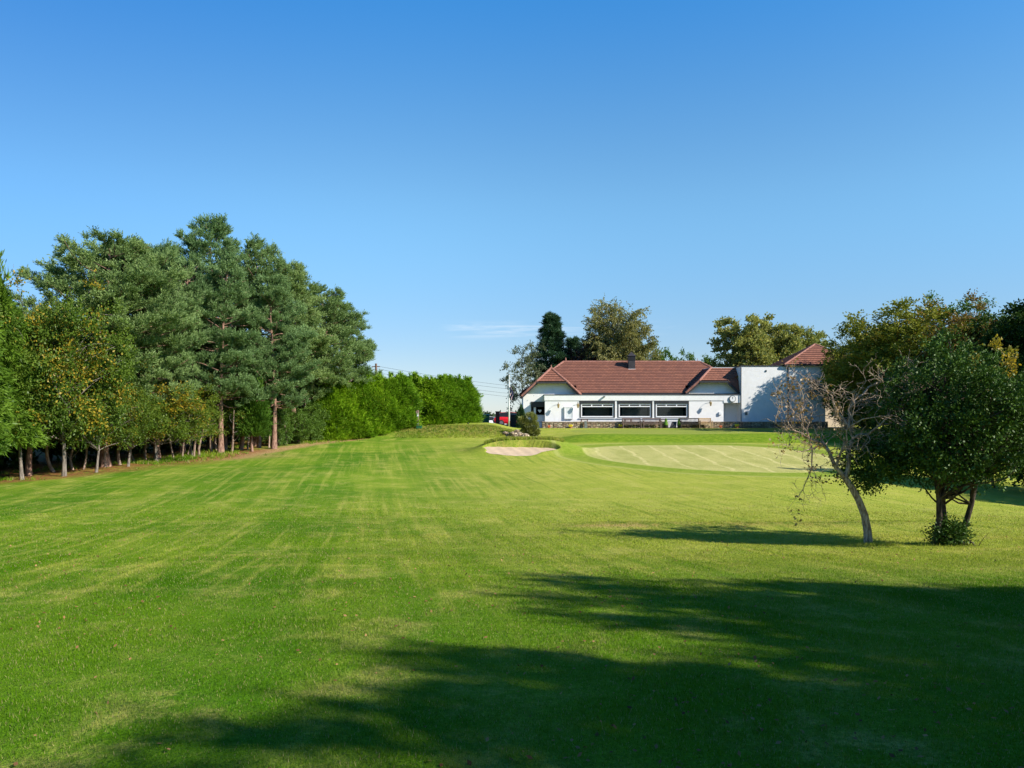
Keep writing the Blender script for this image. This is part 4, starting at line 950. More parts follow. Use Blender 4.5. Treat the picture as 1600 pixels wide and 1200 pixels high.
def broadleaf(name, label, cat, seed, H, cz, rad, ncl, mat, bark, tr=0.18, ns=22, L=0.7, m=9, el=0.13, ew=0.085, stems=1, up=0.15, ow=0.6, rw=1.0, bottom=None, lump=0.28, inner=0.3,
              turnf=None, lean=(0, 0), spread=0.9, group=None, minsep=0.35, limbs=0.7, mix=0.5, upn=0.5, jit=0.05, off=(0, 0)):
    rng = np.random.default_rng(seed); R = thing(name, (0, 0, 0), label, cat, group)
    C, O = pick_clusters(rng, ncl, (off[0], off[1], cz), rad, inner, lump, bottom, minsep)
    turn = turnf(C, rng) if turnf else None
    parts = [foliage(rng, C, O, ns, L, m, el, ew, ow, rw, up, spread, 0.2, jit, turn, mix=mix, upn=upn)]
    crown_obj('crown', parts, mat, R)
    paths = []; tops = []
    for s in range(stems):
        a = rng.uniform(0, 6.28); sp = 0 if stems == 1 else 0.18 + 0.08 * s
        b = (sp * math.cos(a + s * 2.1), sp * math.sin(a + s * 2.1), -0.2)
        if name == 'holly_tree': b = ((-0.20, 0.03, 0.20)[s], (0.05, -0.04, 0.05)[s], -0.2)
        tp = (off[0] + lean[0] + b[0] * 2 + rng.normal() * 0.15 * rad[0], off[1] + lean[1] + b[1] * 2 + rng.normal() * 0.15 * rad[1], cz + rad[2] * 0.55)
        if name == 'holly_tree': tp = (b[0] * 1.9 + 0.05, b[1] * 2, cz + rad[2] * (0.5, 0.7, 0.6)[s])
        pts, rs = limb(rng, b, tp, tr, tr * 0.22, 0, 9, 0.035); rs[0] = tr * 1.35; paths.append((pts, rs)); tops.append(pts)
    for i in range(len(C)):
        if rng.random() > limbs: continue
        pts = tops[rng.integers(len(tops))]; zc = C[i][2]; hz = zc - 0.45 * np.linalg.norm(C[i][:2] - np.array(pts[5][:2])) - 0.2
        j = int(np.argmin([abs(p[2] - hz) for p in pts])); j = max(2, min(j, len(pts) - 2))
        rb = tr * (1 - j / 10) * 0.42; paths.append(limb(rng, pts[j], C[i], max(rb, 0.02), 0.008, 0.03, 6, 0.06))
    tubes_obj('trunk', paths, bark, R)
    return R

def pine(seed, label, H, rmax, z0f, mat, bark, tr=0.22, shape='round', nlimb=46, ns=26, el=0.30):
    rng = np.random.default_rng(seed); R = thing('pine_tree', (0, 0, 0), label, 'pine tree')
    lean = rng.normal(size=2) * 0.3; tip = (lean[0], lean[1], H * 0.97)
    tp, tr_ = limb(rng, (0, 0, -0.2), tip, tr, tr * 0.12, 0, 12, 0.012); tr_[0] = tr * 1.25
    paths = [(tp, tr_)]; C = []; O = []; tint = []
    for i in range(nlimb):
        f = (i + rng.random()) / nlimb; z = H * (z0f + (0.985 - z0f) * f)
        if shape == 'cone': pr = (1 - f) ** 0.75 * (0.45 + 0.55 * min(1, f * 5))
        elif shape == 'taper': pr = 0.14 + 0.86 * ((1 - f) / 0.7) ** 0.75 if f > 0.3 else 0.70 + 0.30 * f / 0.3
        else: pr = math.sqrt(max(0.04, 1 - ((f - 0.42) / 0.62) ** 2)) if f > 0.42 else 0.70 + 0.30 * f / 0.42
        Lm = rmax * pr * rng.uniform(0.62, 1.12); a = rng.uniform(0, 6.28) if shape != 'cone' else i * 2.4 + rng.normal() * 0.3
        rise = Lm * (0.10 + 0.55 * f + rng.normal() * 0.08); tz = np.interp(z, [p[2] for p in tp], range(len(tp))); j = int(tz); b = np.array(tp[j]) ; b[2] = z
        e = np.array([b[0] + Lm * math.cos(a), b[1] + Lm * math.sin(a), min(z + rise, H + 0.2)])
        lp, lr = limb(rng, b, e, max(0.025, tr * 0.30 * (1 - f * 0.6)), 0.012, -0.05, 6, 0.05); paths.append((lp, lr)); ctint = rng.random()
        nn = max(2, int(Lm / 0.42)) 
        for q in range(nn):
            t = 0.38 + 0.62 * (q + rng.random() * 0.6) / nn; t = min(t, 1.0); u = t * 6; k = min(5, int(u)); P = np.array(lp[k]) * (1 - (u - k)) + np.array(lp[k + 1]) * (u - k)
            wd = 0.34 * Lm * (1.15 - t) + 0.28
            for s in (-1, 0, 1) if t < 0.93 else (0,):
                sd = np.array([-math.sin(a), math.cos(a), 0]) * s * wd * rng.uniform(0.5, 1.1)
                c = P + sd + rng.normal(size=3) * 0.10 + np.array([0, 0, 0.05]); C.append(c); O.append(unit(np.array([math.cos(a), math.sin(a), 0.2]) + sd * 0.7)); tint.append(ctint * 0.6 + rng.random() * 0.4)
    C = np.array(C); O = np.array(O); tint = np.array(tint)
    # shoots: every sprig carries needle fans along its end
    n = len(C); parts = [foliage(rng, C, O, max(6, int(ns * 0.55)), 0.46, 9, el * 0.5, 0.042, 0.7, 0.65, 0.75, 0.75, 0.25, 0.015, None, tint, 0.55)]
    crown_obj('crown', parts, mat, R); tubes_obj('trunk', paths, bark, R, 5); return R

def cypress(seed, label, H, r, mat, bark, n=5200, el=0.30, group=None, name='cypress_tree', cone=0.35, droop=0.0, zlow=0.0, ew=0.055):
    rng = np.random.default_rng(seed); R = thing(name, (0, 0, 0), label, 'cypress' if name == 'cypress_tree' else 'conifer', group)
    f = rng.random(n) ** 1.05; z = H * (zlow + (1 - zlow) * f); a = rng.uniform(0, 6.28, n)
    prof = np.where(f < 0.62, 1.0 - cone * f * 0.5, np.maximum(0.0, (1 - f) / 0.38) ** 0.75 * (1 - cone * 0.31))
    lum = 1 + 0.15 * np.sin(3 * a + 2.2 * z + seed) + 0.12 * np.sin(7 * a - 3.1 * z + seed) + 0.13 * rng.normal(size=n)
    rr = r * prof * lum * (0.50 + 0.50 * rng.random(n) ** 0.5)
    C = np.stack([rr * np.cos(a), rr * np.sin(a), z - 0.1], 1); O = np.stack([np.cos(a), np.sin(a), np.full(n, 0.55 - droop)], 1)
    tint = np.clip(0.5 + 0.35 * np.sin(2.5 * a + 1.7 * z + seed) + 0.25 * rng.normal(size=n), 0, 1)
    parts = [foliage(rng, C, O, 3, el, 4, el * 0.75, ew, 1.0, 0.5, 0.35 - droop, 0.55, 0.15, 0.02, None, tint, 0.6, 0.0)]
    k = 40; ld = rng.normal(size=(5, 2)) * 0.33 * r; ld[0] = 0; lh = H * rng.uniform(0.92, 1.05, 5); q = rng.integers(0, 5, k)
    Ct = np.stack([ld[q, 0] + rng.normal(size=k) * 0.05 * r, ld[q, 1] + rng.normal(size=k) * 0.05 * r, lh[q] * rng.uniform(0.86, 1.0, k)], 1)
    parts.append(foliage(rng, Ct, np.tile([0.2, 0, 1.0], (k, 1)), 6, el * 1.3, 5, el * 0.7, ew, 1, 0.4, 0.6, 0.5))
    crown_obj('crown', parts, mat, R); tubes_obj('trunk', [limb(rng, (0, 0, -0.2), (0, 0, H * 0.93), 0.10, 0.015, 0, 6, 0.01)], bark, R); return R

scots = leafmat('pine_needles', (0.068, 0.135, 0.040), (0.300, 0.420, 0.160), trans=0.3, gloss=0.008)
darkpine = leafmat('dark_pine_needles', (0.022, 0.062, 0.030), (0.070, 0.140, 0.060), trans=0.15, gloss=0.012)
leyl = leafmat('leylandii_sprays', (0.060, 0.150, 0.008), (0.310, 0.510, 0.028), (0.30, 0.22, 0.06), 0.95, trans=0.3, gloss=0.01)
leyl2 = leafmat('cypress_sprays', (0.040, 0.100, 0.010), (0.150, 0.265, 0.028), trans=0.3, gloss=0.01)
hawth = leafmat('hawthorn_leaves', (0.055, 0.120, 0.014), (0.165, 0.235, 0.030), (0.40, 0.29, 0.03), 0.70, trans=0.35, gloss=0.012)
beech = leafmat('beech_leaves', (0.11, 0.150, 0.016), (0.31, 0.31, 0.050), (0.40, 0.26, 0.05), 0.78, trans=0.3, gloss=0.012)
brownl = leafmat('russet_leaves', (0.14, 0.115, 0.028), (0.28, 0.20, 0.055), (0.36, 0.18, 0.05), 0.7, trans=0.3, gloss=0.012)
birchl = leafmat('birch_leaves', (0.15, 0.155, 0.050), (0.33, 0.32, 0.115), (0.40, 0.33, 0.10), 0.85, trans=0.35, gloss=0.012)
poplarl = leafmat('poplar_leaves', (0.15, 0.185, 0.050), (0.42, 0.43, 0.130), (0.48, 0.40, 0.10), 0.85, trans=0.35, gloss=0.012)
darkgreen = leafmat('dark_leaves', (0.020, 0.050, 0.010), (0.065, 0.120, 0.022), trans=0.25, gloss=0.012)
midgreen = leafmat('green_leaves', (0.050, 0.115, 0.015), (0.150, 0.250, 0.040), trans=0.35, gloss=0.012)
bluegreen = leafmat('bluish_leaves', (0.045, 0.080, 0.045), (0.11, 0.15, 0.08), trans=0.3, gloss=0.012)
holly = leafmat('holly_leaves', (0.026, 0.068, 0.010), (0.085, 0.165, 0.025), trans=0.12, gloss=0.02, rough=0.5)
purplel = leafmat('purple_leaves', (0.030, 0.016, 0.012), (0.060, 0.035, 0.022), trans=0.2, gloss=0.03)
yellowl = leafmat('yellow_leaves', (0.22, 0.22, 0.02), (0.55, 0.36, 0.03), trans=0.4, gloss=0.04)
silvery = leafmat('silvery_leaves', (0.09, 0.12, 0.06), (0.22, 0.24, 0.13), trans=0.3, gloss=0.012)
bark_pine = barkmat('pine_bark', (0.13, 0.070, 0.050), (0.36, 0.22, 0.16))
bark_grey = barkmat('grey_bark', (0.10, 0.085, 0.07), (0.28, 0.24, 0.20))
bark_stem = barkmat('stem_bark', (0.15, 0.10, 0.075), (0.38, 0.28, 0.21))
bark_dark = barkmat('dark_bark', (0.035, 0.028, 0.022), (0.12, 0.09, 0.07))
bark_birch = barkmat('birch_bark', (0.35, 0.32, 0.28), (0.70, 0.68, 0.62), 2.0)
bark_pale = barkmat('lichen_bark', (0.20, 0.13, 0.085), (0.58, 0.46, 0.34), 9.0)

def at_px(px, Y): x = HX(px, Y); return (x, Y, gz(x, Y))
def H_for(px, py, Y): return HZ(py, Y) - gz(HX(px, Y), Y)

# --- pines of the left belt: (column, distance, top row, radius, shape, start of crown, label)
PN = [
 (166, 39.5, 372, 3.9, 'round', 0.36, 'broad blue-green pine, leftmost of the belt, behind the yellowing hawthorn'),
 (246, 42.5, 392, 2.9, 'round', 0.36, 'blue-green pine right of the leftmost broad pine, stout trunk leaning right'),
 (328, 49.0, 335, 3.6, 'round', 0.30, 'tallest dark pine of the belt with a narrow rounded top'),
 (345, 46.0, 410, 3.0, 'round', 0.30, 'lower pine standing right in front of the tallest pine'),
 (398, 51.0, 376, 3.4, 'round', 0.30, 'second tallest pine, just right of the tallest one'),
 (428, 49.0, 430, 2.8, 'round', 0.32, 'pine of middle height in front of the second tallest pine'),
 (463, 54.0, 408, 3.5, 'round', 0.32, 'pine between the second tallest pine and the last pine'),
 (500, 57.0, 448, 3.5, 'round', 0.40, 'last pine of the belt, bare orange trunk, next to the hedge'),
 (536, 60.0, 472, 3.0, 'round', 0.40, 'slanting pine overhanging the start of the cypress hedge'),
 (205, 47.0, 384, 3.0, 'round', 0.35, 'pine half hidden behind the two leftmost pines'),
 (285, 46.0, 396, 2.9, 'round', 0.34, 'pine filling the gap left of the tallest pine'),
]
protos = [pine(21, 'x', 12, 3.5, 0.26, scots, bark_pine, nlimb=76), pine(22, 'x', 13, 3.4, 0.24, scots, bark_pine, shape='taper', nlimb=88), pine(23, 'x', 12, 3.6, 0.30, scots, bark_pine, shape='taper', nlimb=76), pine(24, 'x', 12.5, 3.5, 0.24, scots, bark_pine, shape='taper', nlimb=82)]
PK = [0, 0, 1, 3, 2, 3, 1, 2, 3, 0, 3]
PH = [12, 13, 12, 12.5]; used = set()
for i, (px, Y, top, r, sh, zf, lab) in enumerate(PN):
    k = PK[i]; h = H_for(px, top, Y); pos = at_px(px, Y); sz_ = h / (PH[k] + 0.45); sxy = r / 3.5 * 1.05
    place(protos[k], k not in used, pos, i * 1.9 + 0.4, sxy, lab, 'pines of the left tree belt', scz=sz_); used.add(k)

# --- cypress hedge
hp = [cypress(31, 'x', 5.2, 1.12, leyl, bark_dark, el=0.36, ew=0.06, cone=0.25), cypress(32, 'x', 5.2, 1.12, leyl, bark_dark, el=0.36, ew=0.06, cone=0.25), cypress(33, 'x', 5.2, 1.12, leyl, bark_dark, el=0.36, ew=0.06, cone=0.25)]
hx0, hy0, hx1, hy1 = HX(512, 57), 57.0, HX(724, 67.5), 67.5
NH = 15; used = set()
for i in range(NH):
    t = i / (NH - 1); t2 = t
    x = hx0 + (hx1 - hx0) * t; y = hy0 + (hy1 - hy0) * t; px = 800 + FP * x / y
    if 636 < px < 666: y += 1.9
    top = np.interp(px, [500, 560, 585, 635, 660, 700, 745], [598, 596, 593, 590, 595, 592, 603]) + random.Random(i).uniform(-4, 5)
    k = i % 3; g = gz(x, y); h = HZ(top, y) - g
    place(hp[k], k not in used, (x, y, g), i * 2.3, 1.0, 'bright green cypress in the tall screen hedge, %s from its left end' % ORD[i], 'cypresses of the tall screen hedge', scz=h / 5.3); used.add(k)

# --- left edge: broad golden-green cypress and hawthorns
c1 = cypress(41, 'tall feathery green cypress at the left edge of the picture, boughs drooping to the ground', 9.3, 2.5, leyl2, bark_dark, n=9000, el=0.42, name='edge_conifer', cone=0.9, droop=0.5, zlow=0.20, ew=0.07)
c1.location = at_px(-25, 33.0); c1.scale = (.72, .72, H_for(-22, 415, 32.0) / 9.4)
c2 = copy_tree(c1); c2.location = at_px(-90, 29.0); c2['label'] = 'feathery green conifer cut off by the left picture edge'; c2.rotation_euler[2] = 2.0
def yl(C, rng):      # leaves turn on some boughs
    v = np.sin(C[:, 0] * 1.3 + 1) + np.sin(C[:, 2] * 1.1 + C[:, 1]) + rng.normal(size=len(C)) * 0.8
    return np.clip(0.5 + 0.3 * v, 0, 1)
HW = [
 (100, 35.5, 452, 690, 2.5, 'hawthorn turning yellow and orange beside the left edge conifer'),
 (150, 37.0, 560, 700, 1.6, 'low green hawthorn bough tree in front of the leftmost pine trunk'),
 (245, 41.5, 585, 690, 2.2, 'yellow flecked hawthorn in front of the pine with the stout leaning trunk'),
 (300, 44.5, 596, 690, 1.6, 'small dark green hawthorn right of the yellow flecked hawthorn'),
 (348, 47.5, 604, 690, 1.7, 'green hawthorn left of the small bright cypress'),
 (200, 39.5, 590, 690, 1.7, 'green hawthorn between the two stout pine trunks'),
 (35, 34.0, 462, 690, 2.1, 'tangled hawthorn between the left edge conifer and the orange hawthorn'),
]
hw = broadleaf('hawthorn_tree', 'x', 'hawthorn', 51, 7, 4.6, (2.5, 2.5, 2.9), 150, hawth, bark_grey, 0.10, 20, 0.7, 9, 0.12, 0.09, bottom=2.15, turnf=yl, lump=0.3)
for i, (px, Y, top, bot, r, lab) in enumerate(HW):
    h = H_for(px, top, Y); place(hw, i == 0, at_px(px, Y), i * 1.7 + 1, r / 2.6, lab, 'hawthorns in front of the pines', scz=h / 7.6)
# small conifer / laurel shrubs under the pines
sm_ = broadleaf('evergreen_shrub', 'x', 'shrub', 57, 3, 1.8, (1.5, 1.3, 1.7), 80, midgreen, bark_dark, 0.05, 18, 0.5, 8, 0.14, 0.07, stems=3, bottom=0.3, minsep=0.25)
LS = [(432, 51.0, 640, 0.9, 'low shrub right of the bright little cypress'), (463, 53.0, 640, 1.1, 'dark shrub at the foot of the middle pines'),
      (487, 55.0, 632, 1.0, 'shrub left of the bare orange trunks'), (515, 57.0, 628, 1.0, 'shrub where the pine belt meets the cypress hedge')]
for i, (px, Y, top, r, lab) in enumerate(LS):
    place(sm_, i == 0, at_px(px, Y), i * 2.1, r / 1.3, lab, 'evergreen shrubs under the pines', scz=H_for(px, top, Y) / 3.5)
c3 = cypress(43, 'small bright yellow-green cypress at the foot of the tallest pines', 3.6, 0.75, leyl2, bark_pine, n=1500, el=0.34, name='bright_cypress', zlow=0.25, cone=0.3); c3.location = at_px(394, 47.2); c3.scale = (1, 1, H_for(394, 600, 47.2) / 3.8)
# dense dark evergreen screen behind the belt
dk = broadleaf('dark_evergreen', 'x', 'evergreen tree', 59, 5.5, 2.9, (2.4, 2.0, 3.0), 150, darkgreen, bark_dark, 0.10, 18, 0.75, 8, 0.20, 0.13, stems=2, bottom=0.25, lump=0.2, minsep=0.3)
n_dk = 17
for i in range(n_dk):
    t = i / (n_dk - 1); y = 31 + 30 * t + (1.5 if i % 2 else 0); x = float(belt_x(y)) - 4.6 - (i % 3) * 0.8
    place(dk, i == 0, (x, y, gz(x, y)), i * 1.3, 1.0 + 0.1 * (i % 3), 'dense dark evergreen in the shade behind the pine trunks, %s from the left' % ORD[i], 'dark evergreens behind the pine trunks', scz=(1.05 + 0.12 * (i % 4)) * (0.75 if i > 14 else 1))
# bare stems of the old hedge between the pines
def stems_():
    rng = np.random.default_rng(5)
    px_list = [(45, 742), (115, 735), (130, 730), (188, 727), (200, 724), (212, 724), (228, 718), (285, 712), (292, 710), (303, 708), (313, 706), (331, 704), (341, 703), (352, 702), (362, 700), (376, 699), (387, 698), (404, 696), (476, 688), (85, 738), (165, 729), (250, 716), (272, 712), (420, 692), (446, 690)]
    px_list.sort()
    for i, (px, py) in enumerate(px_list):
        y = float(np.interp(px, [0, 45, 155, 265, 350, 430, 500], [33, 35.5, 39.5, 43.5, 47, 50.5, 57])) + (0.2 if px in (45, 404, 376) else rng.uniform(-0.9, 0.3)); x, y, z = at_px(px, y)
        big = px in (376, 404, 352, 45); ln = rng.uniform(2.2, 3.4); b = MB(); o = thing('bare_sapling', (x, y, z), 'bare brown stem under the left tree belt, %s of the row from the left' % ORD[i], 'tree stem', 'bare stems below the left tree belt')
        pts, rs = limb(rng, (x, y, z - 0.1), (x + rng.normal() * 0.25 * (not big), y + rng.normal() * 0.3, z + ln), 0.16 if big else rng.uniform(0.05, 0.10), 0.05 if big else 0.03, 0, 7, 0.03 if big else 0.045)
        b.tube(pts, rs, 9, cap=False); b.build('trunk', bark_pine if big else bark_stem, o, smooth=True)
        if not big:
            t = MB()
            for _ in range(5):
                j = rng.integers(2, 7); q = np.array(pts[j]) + np.array([rng.normal() * 0.5, rng.normal() * 0.3, rng.uniform(0.2, 0.7)]); a, r = limb(rng, pts[j], q, 0.02, 0.006, 0, 4, 0.1); t.tube(a, r, 4, cap=False)
            t.build('twigs', bark_grey, o)
stems_()

# --- trees behind the clubhouse
t = broadleaf('birch_tree', 'sparse young tree with grey-green leaves behind the flagpole', 'tree', 61, 7, 4.4, (1.75, 1.6, 3.5), 62, silvery, bark_grey, 0.09, 12, 0.6, 8, 0.17, 0.10, bottom=0.9, lump=0.35, up=0.4, minsep=0.5, limbs=1.0); t.location = at_px(815, 77); t.scale = (1, 1, H_for(815, 530, 77) / 8.3)
t = pine(62, 'dark green conical pine behind the left end of the clubhouse roof', 12, 2.6, 0.22, darkpine, bark_pine, 0.2, 'cone', nlimb=120, ns=26, el=0.40); t.location = at_px(866, 86); t.scale = (1.25, 1.25, H_for(866, 492, 86) / 12.2)
t = pine(66, 'lower dark pine squeezed between the conical pine and the purple tree', 9, 2.2, 0.2, darkpine, bark_pine, 0.2, 'cone', nlimb=70, ns=24, el=0.40); t.location = at_px(892, 90); t.scale = (1.2, 1.2, H_for(892, 530, 90) / 9.2)
t = broadleaf('copper_tree', 'dark purple-brown tree between the dark pine and the birch', 'tree', 63, 8, 5.6, (2.6, 2.2, 3.0), 120, purplel, bark_dark, 0.12, 16, 0.7, 8, 0.22, 0.15, bottom=1.0); t.location = at_px(914, 84); t.scale = (1, 1, H_for(914, 541, 84) / 8.6)
t = broadleaf('birch_tree', 'large olive birch with a pale trunk and hanging twigs behind the clubhouse roof', 'birch', 64, 12, 7.6, (3.4, 3.0, 4.9), 330, birchl, bark_birch, 0.16, 20, 1.0, 12, 0.20, 0.10, up=-0.6, ow=0.35, rw=0.55, bottom=2.5, lump=0.32, spread=0.5, minsep=0.5, limbs=0.8); t.location = at_px(958, 84); t.scale = (1.0, 1.0, H_for(958, 474, 84) / 12.7)
t = broadleaf('birch_tree', 'lower drooping part-green birch right of the roof ventilator', 'birch', 65, 9, 5.8, (2.4, 2.2, 3.6), 110, birchl, bark_birch, 0.12, 18, 0.9, 9, 0.20, 0.10, up=-0.5, ow=0.35, rw=0.6, bottom=2.0, lump=0.3, minsep=0.4); t.location = at_px(992, 87); t.scale = (0.9, 0.9, H_for(992, 515, 87) / 9.3)
bt_ = broadleaf('far_tree', 'x', 'tree', 67, 7, 4.4, (2.0, 2.0, 2.9), 90, midgreen, bark_dark, 0.1, 14, 0.7, 7, 0.24, 0.15, bottom=1.0)
for i, (px, top, Y, sc, lab) in enumerate(((1022, 538, 92, 0.9, 'green bushy tree top showing above the roof right of the birch'), (1045, 549, 95, 0.7, 'dark small tree top above the roof ridge, left of the pale one'), (1068, 552, 97, 0.75, 'pale small tree top above the right part of the roof ridge'), (1098, 561, 90, 0.8, 'low dark tree top beside the right end of the roof'), (1118, 558, 92, 0.8, 'dark tree top directly above the right gable roof'))):
    place(bt_, i == 0, at_px(px, Y), i * 1.4, sc, lab, 'small trees behind the clubhouse roof', scz=H_for(px, top, Y) / 7.7)
pp = broadleaf('poplar_tree', 'x', 'poplar', 68, 12, 7.2, (3.0, 2.8, 5.2), 240, poplarl, bark_grey, 0.18, 18, 0.8, 9, 0.24, 0.19, up=0.5, bottom=2.5, lump=0.35, minsep=0.45)
for i, (px, top, Y, sc, lab) in enumerate(((1166, 488, 84, 1.0, 'large olive-green poplar left of the tower roof, biggest of three'), (1225, 502, 86, 0.85, 'middle olive poplar left of the pyramid tower roof'), (1258, 512, 88, 0.8, 'olive poplar directly behind the pyramid tower roof'), (1195, 508, 90, 0.85, 'poplar filling the gap between the two left poplars'))):
    place(pp, i == 0, at_px(px, Y), i * 1.9 + .5, sc, lab, 'poplars behind the white block', scz=H_for(px, top, Y) / 12.9)
# --- right hand trees
rt = broadleaf('broad_tree', 'x', 'tree', 71, 10, 5.6, (3.9, 3.6, 4.6), 300, beech, bark_dark, 0.2, 22, 0.9, 10, 0.19, 0.12, bottom=1.1, lump=0.25, turnf=yl, minsep=0.4)
rt2 = broadleaf('broad_tree', 'x', 'tree', 72, 10, 5.4, (3.5, 3.4, 4.6), 260, midgreen, bark_dark, 0.2, 20, 0.85, 9, 0.19, 0.12, bottom=0.9, lump=0.28, minsep=0.4)
rt3 = broadleaf('broad_tree', 'x', 'tree', 73, 10, 5.4, (3.6, 3.4, 4.6), 240, brownl, bark_dark, 0.2, 20, 0.9, 9, 0.18, 0.10, bottom=0.9, lump=0.3, up=0.5, minsep=0.4)
rt4 = broadleaf('broad_tree', 'x', 'tree', 74, 10, 5.2, (3.6, 3.6, 4.8), 280, darkgreen, bark_dark, 0.2, 20, 0.9, 9, 0.22, 0.14, bottom=0.5, lump=0.25, minsep=0.4)
rt5 = broadleaf('broad_tree', 'x', 'tree', 75, 8, 4.6, (2.4, 2.4, 3.6), 150, bluegreen, bark_dark, 0.14, 18, 0.9, 9, 0.17, 0.09, bottom=0.8, up=0.6, lump=0.3, minsep=0.4)
RT = [
 (rt, 1418, 472, 59.5, 1.28, 'broad olive tree turning brown, rising highest above the bare tree'),
 (rt, 1366, 502, 66, 0.92, 'olive-brown tree right of the beige side wall'),
 (rt2, 1500, 474, 59, 0.90, 'green tree top between the olive tree and the russet tree'),
 (rt3, 1528, 488, 55, 1.0, 'russet brown tree above the holly'),
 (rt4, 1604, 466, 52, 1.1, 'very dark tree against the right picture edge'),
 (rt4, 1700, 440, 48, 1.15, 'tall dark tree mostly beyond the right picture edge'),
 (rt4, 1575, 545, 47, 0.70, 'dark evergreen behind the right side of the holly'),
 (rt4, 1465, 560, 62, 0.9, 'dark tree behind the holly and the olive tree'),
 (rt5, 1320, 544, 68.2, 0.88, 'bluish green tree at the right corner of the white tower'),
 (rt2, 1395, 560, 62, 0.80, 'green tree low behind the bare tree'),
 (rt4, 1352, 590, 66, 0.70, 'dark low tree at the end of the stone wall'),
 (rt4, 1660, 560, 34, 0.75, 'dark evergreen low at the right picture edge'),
]
hgt = {rt.name: 10.9, rt2.name: 10.6, rt3.name: 10.6, rt4.name: 10.6, rt5.name: 8.9}; seen = set()
for i, (pr, px, top, Y, sc, lab) in enumerate(RT):
    place(pr, pr.name not in seen, at_px(px, Y), i * 2.2, sc, lab, scz=H_for(px, top, Y) / hgt[pr.name]); seen.add(pr.name)
t = broadleaf('yellow_tree', 'small tree with bright yellow leaves at the dark right edge behind the holly', 'tree', 76, 6, 4.6, (1.1, 1.0, 1.5), 26, yellowl, bark_dark, 0.07, 14, 0.5, 7, 0.15, 0.11, lump=0.4, limbs=1.0, bottom=2.5, minsep=0.4); t.location = at_px(1553, 36); t.scale = (1, 1, H_for(1553, 546, 36) / 6.3)
# trees beside and behind the viewer, outside the picture: right-hand ones shade the foreground, back row added to block sky light
SH = [(18.2, 0.5, 12.0, 0.80), (18.8, 3.2, 8.6, 0.60), (14.6, -3.15, 12, 0.74), (13.9, -4.8, 12, 0.80), (31, 26.5, 9.5, 0.9), (13, -14, 11, 1.0), (5, -17, 10, 1.0), (-4, -15, 10, 1.0), (-12, -12, 10, 1.0), (-19, -6, 10, 1.0), (18.2, -0.6, 11.8, 0.80), (13.4, -6.9, 12, 0.8), (20.5, -0.2, 12, 0.9)]
SHL = ['dense tree to the right of the viewer, casting the long pointed shadow', 'low dense tree to the right of the viewer nearest the lawn', 'tree to the right behind the viewer, second shadow', 'tree to the right behind the viewer, last of the shading row', 'dark tree off the right edge beyond the holly',
 'added tall dark tree blocking sky light behind the viewer, rightmost of the row', 'added dark tree blocking sky light behind the viewer, just right of the middle', 'added dark tree blocking sky light directly behind the viewer, left of the middle', 'added dark tree blocking sky light behind the viewer on the left', 'added dark tree blocking sky light left of the viewer, end of the row', 'dense tree to the right of the viewer, just behind the one casting the pointed shadow', 'tree to the right behind the viewer, shading the lowest part of the lawn', 'dense tree to the right of the viewer, third back from the lawn edge']
for i, (x, y, h, sc) in enumerate(SH):
    place(rt4, False, (x, y, gz(x, y)), i * 1.3, sc, SHL[i], scz=h / 10.6)

# --- holly in the right foreground
hb = on(1476, 851, 8, 30); print('holly base', hb)
hh = (hb[1] / FP) * (851 - 549); rx = hb[1] / FP * 128
h_ = broadleaf('holly_tree', 'dark glossy holly with several trunks in the right foreground', 'holly', 81, hh, hh * 0.625, (rx * 0.94, rx * 0.92, hh * 0.37), 270, holly, bark_dark, 0.075, 24, 0.36, 9, 0.062, 0.040, stems=3, bottom=hh * 0.36, lump=0.22, inner=0.25, minsep=0.18, up=0.2, ow=0.8, rw=0.9, jit=0.03, off=(0.36, 0))
h_.location = hb
lo = broadleaf('holly_lobe', 'x', 'holly', 82, 2, 0, (0.62, 0.55, 0.42), 34, holly, bark_grey, 0.02, 22, 0.34, 9, 0.062, 0.040, lump=0.3, minsep=0.15, limbs=0.6)
# the lobe at the left becomes a second crown piece of the same tree
for ch in list(lo.children):
    if ch.name.startswith('crown'): ch.parent = h_; ch.location = (-1.15, 0.55, hh * 0.40)
    else: bpy.data.objects.remove(ch)
bpy.data.objects.remove(lo)
sk = broadleaf('sucker_bush', 'bushy shoots around the foot of the holly trunks', 'shrub', 83, 0.6, 0.20, (0.26, 0.22, 0.22), 34, holly, bark_dark, 0.012, 14, 0.20, 7, 0.055, 0.035, stems=3, bottom=0.02, minsep=0.08, lump=0.35); sk.location = (hb[0] + 0.02, hb[1] - 0.12, hb[2])

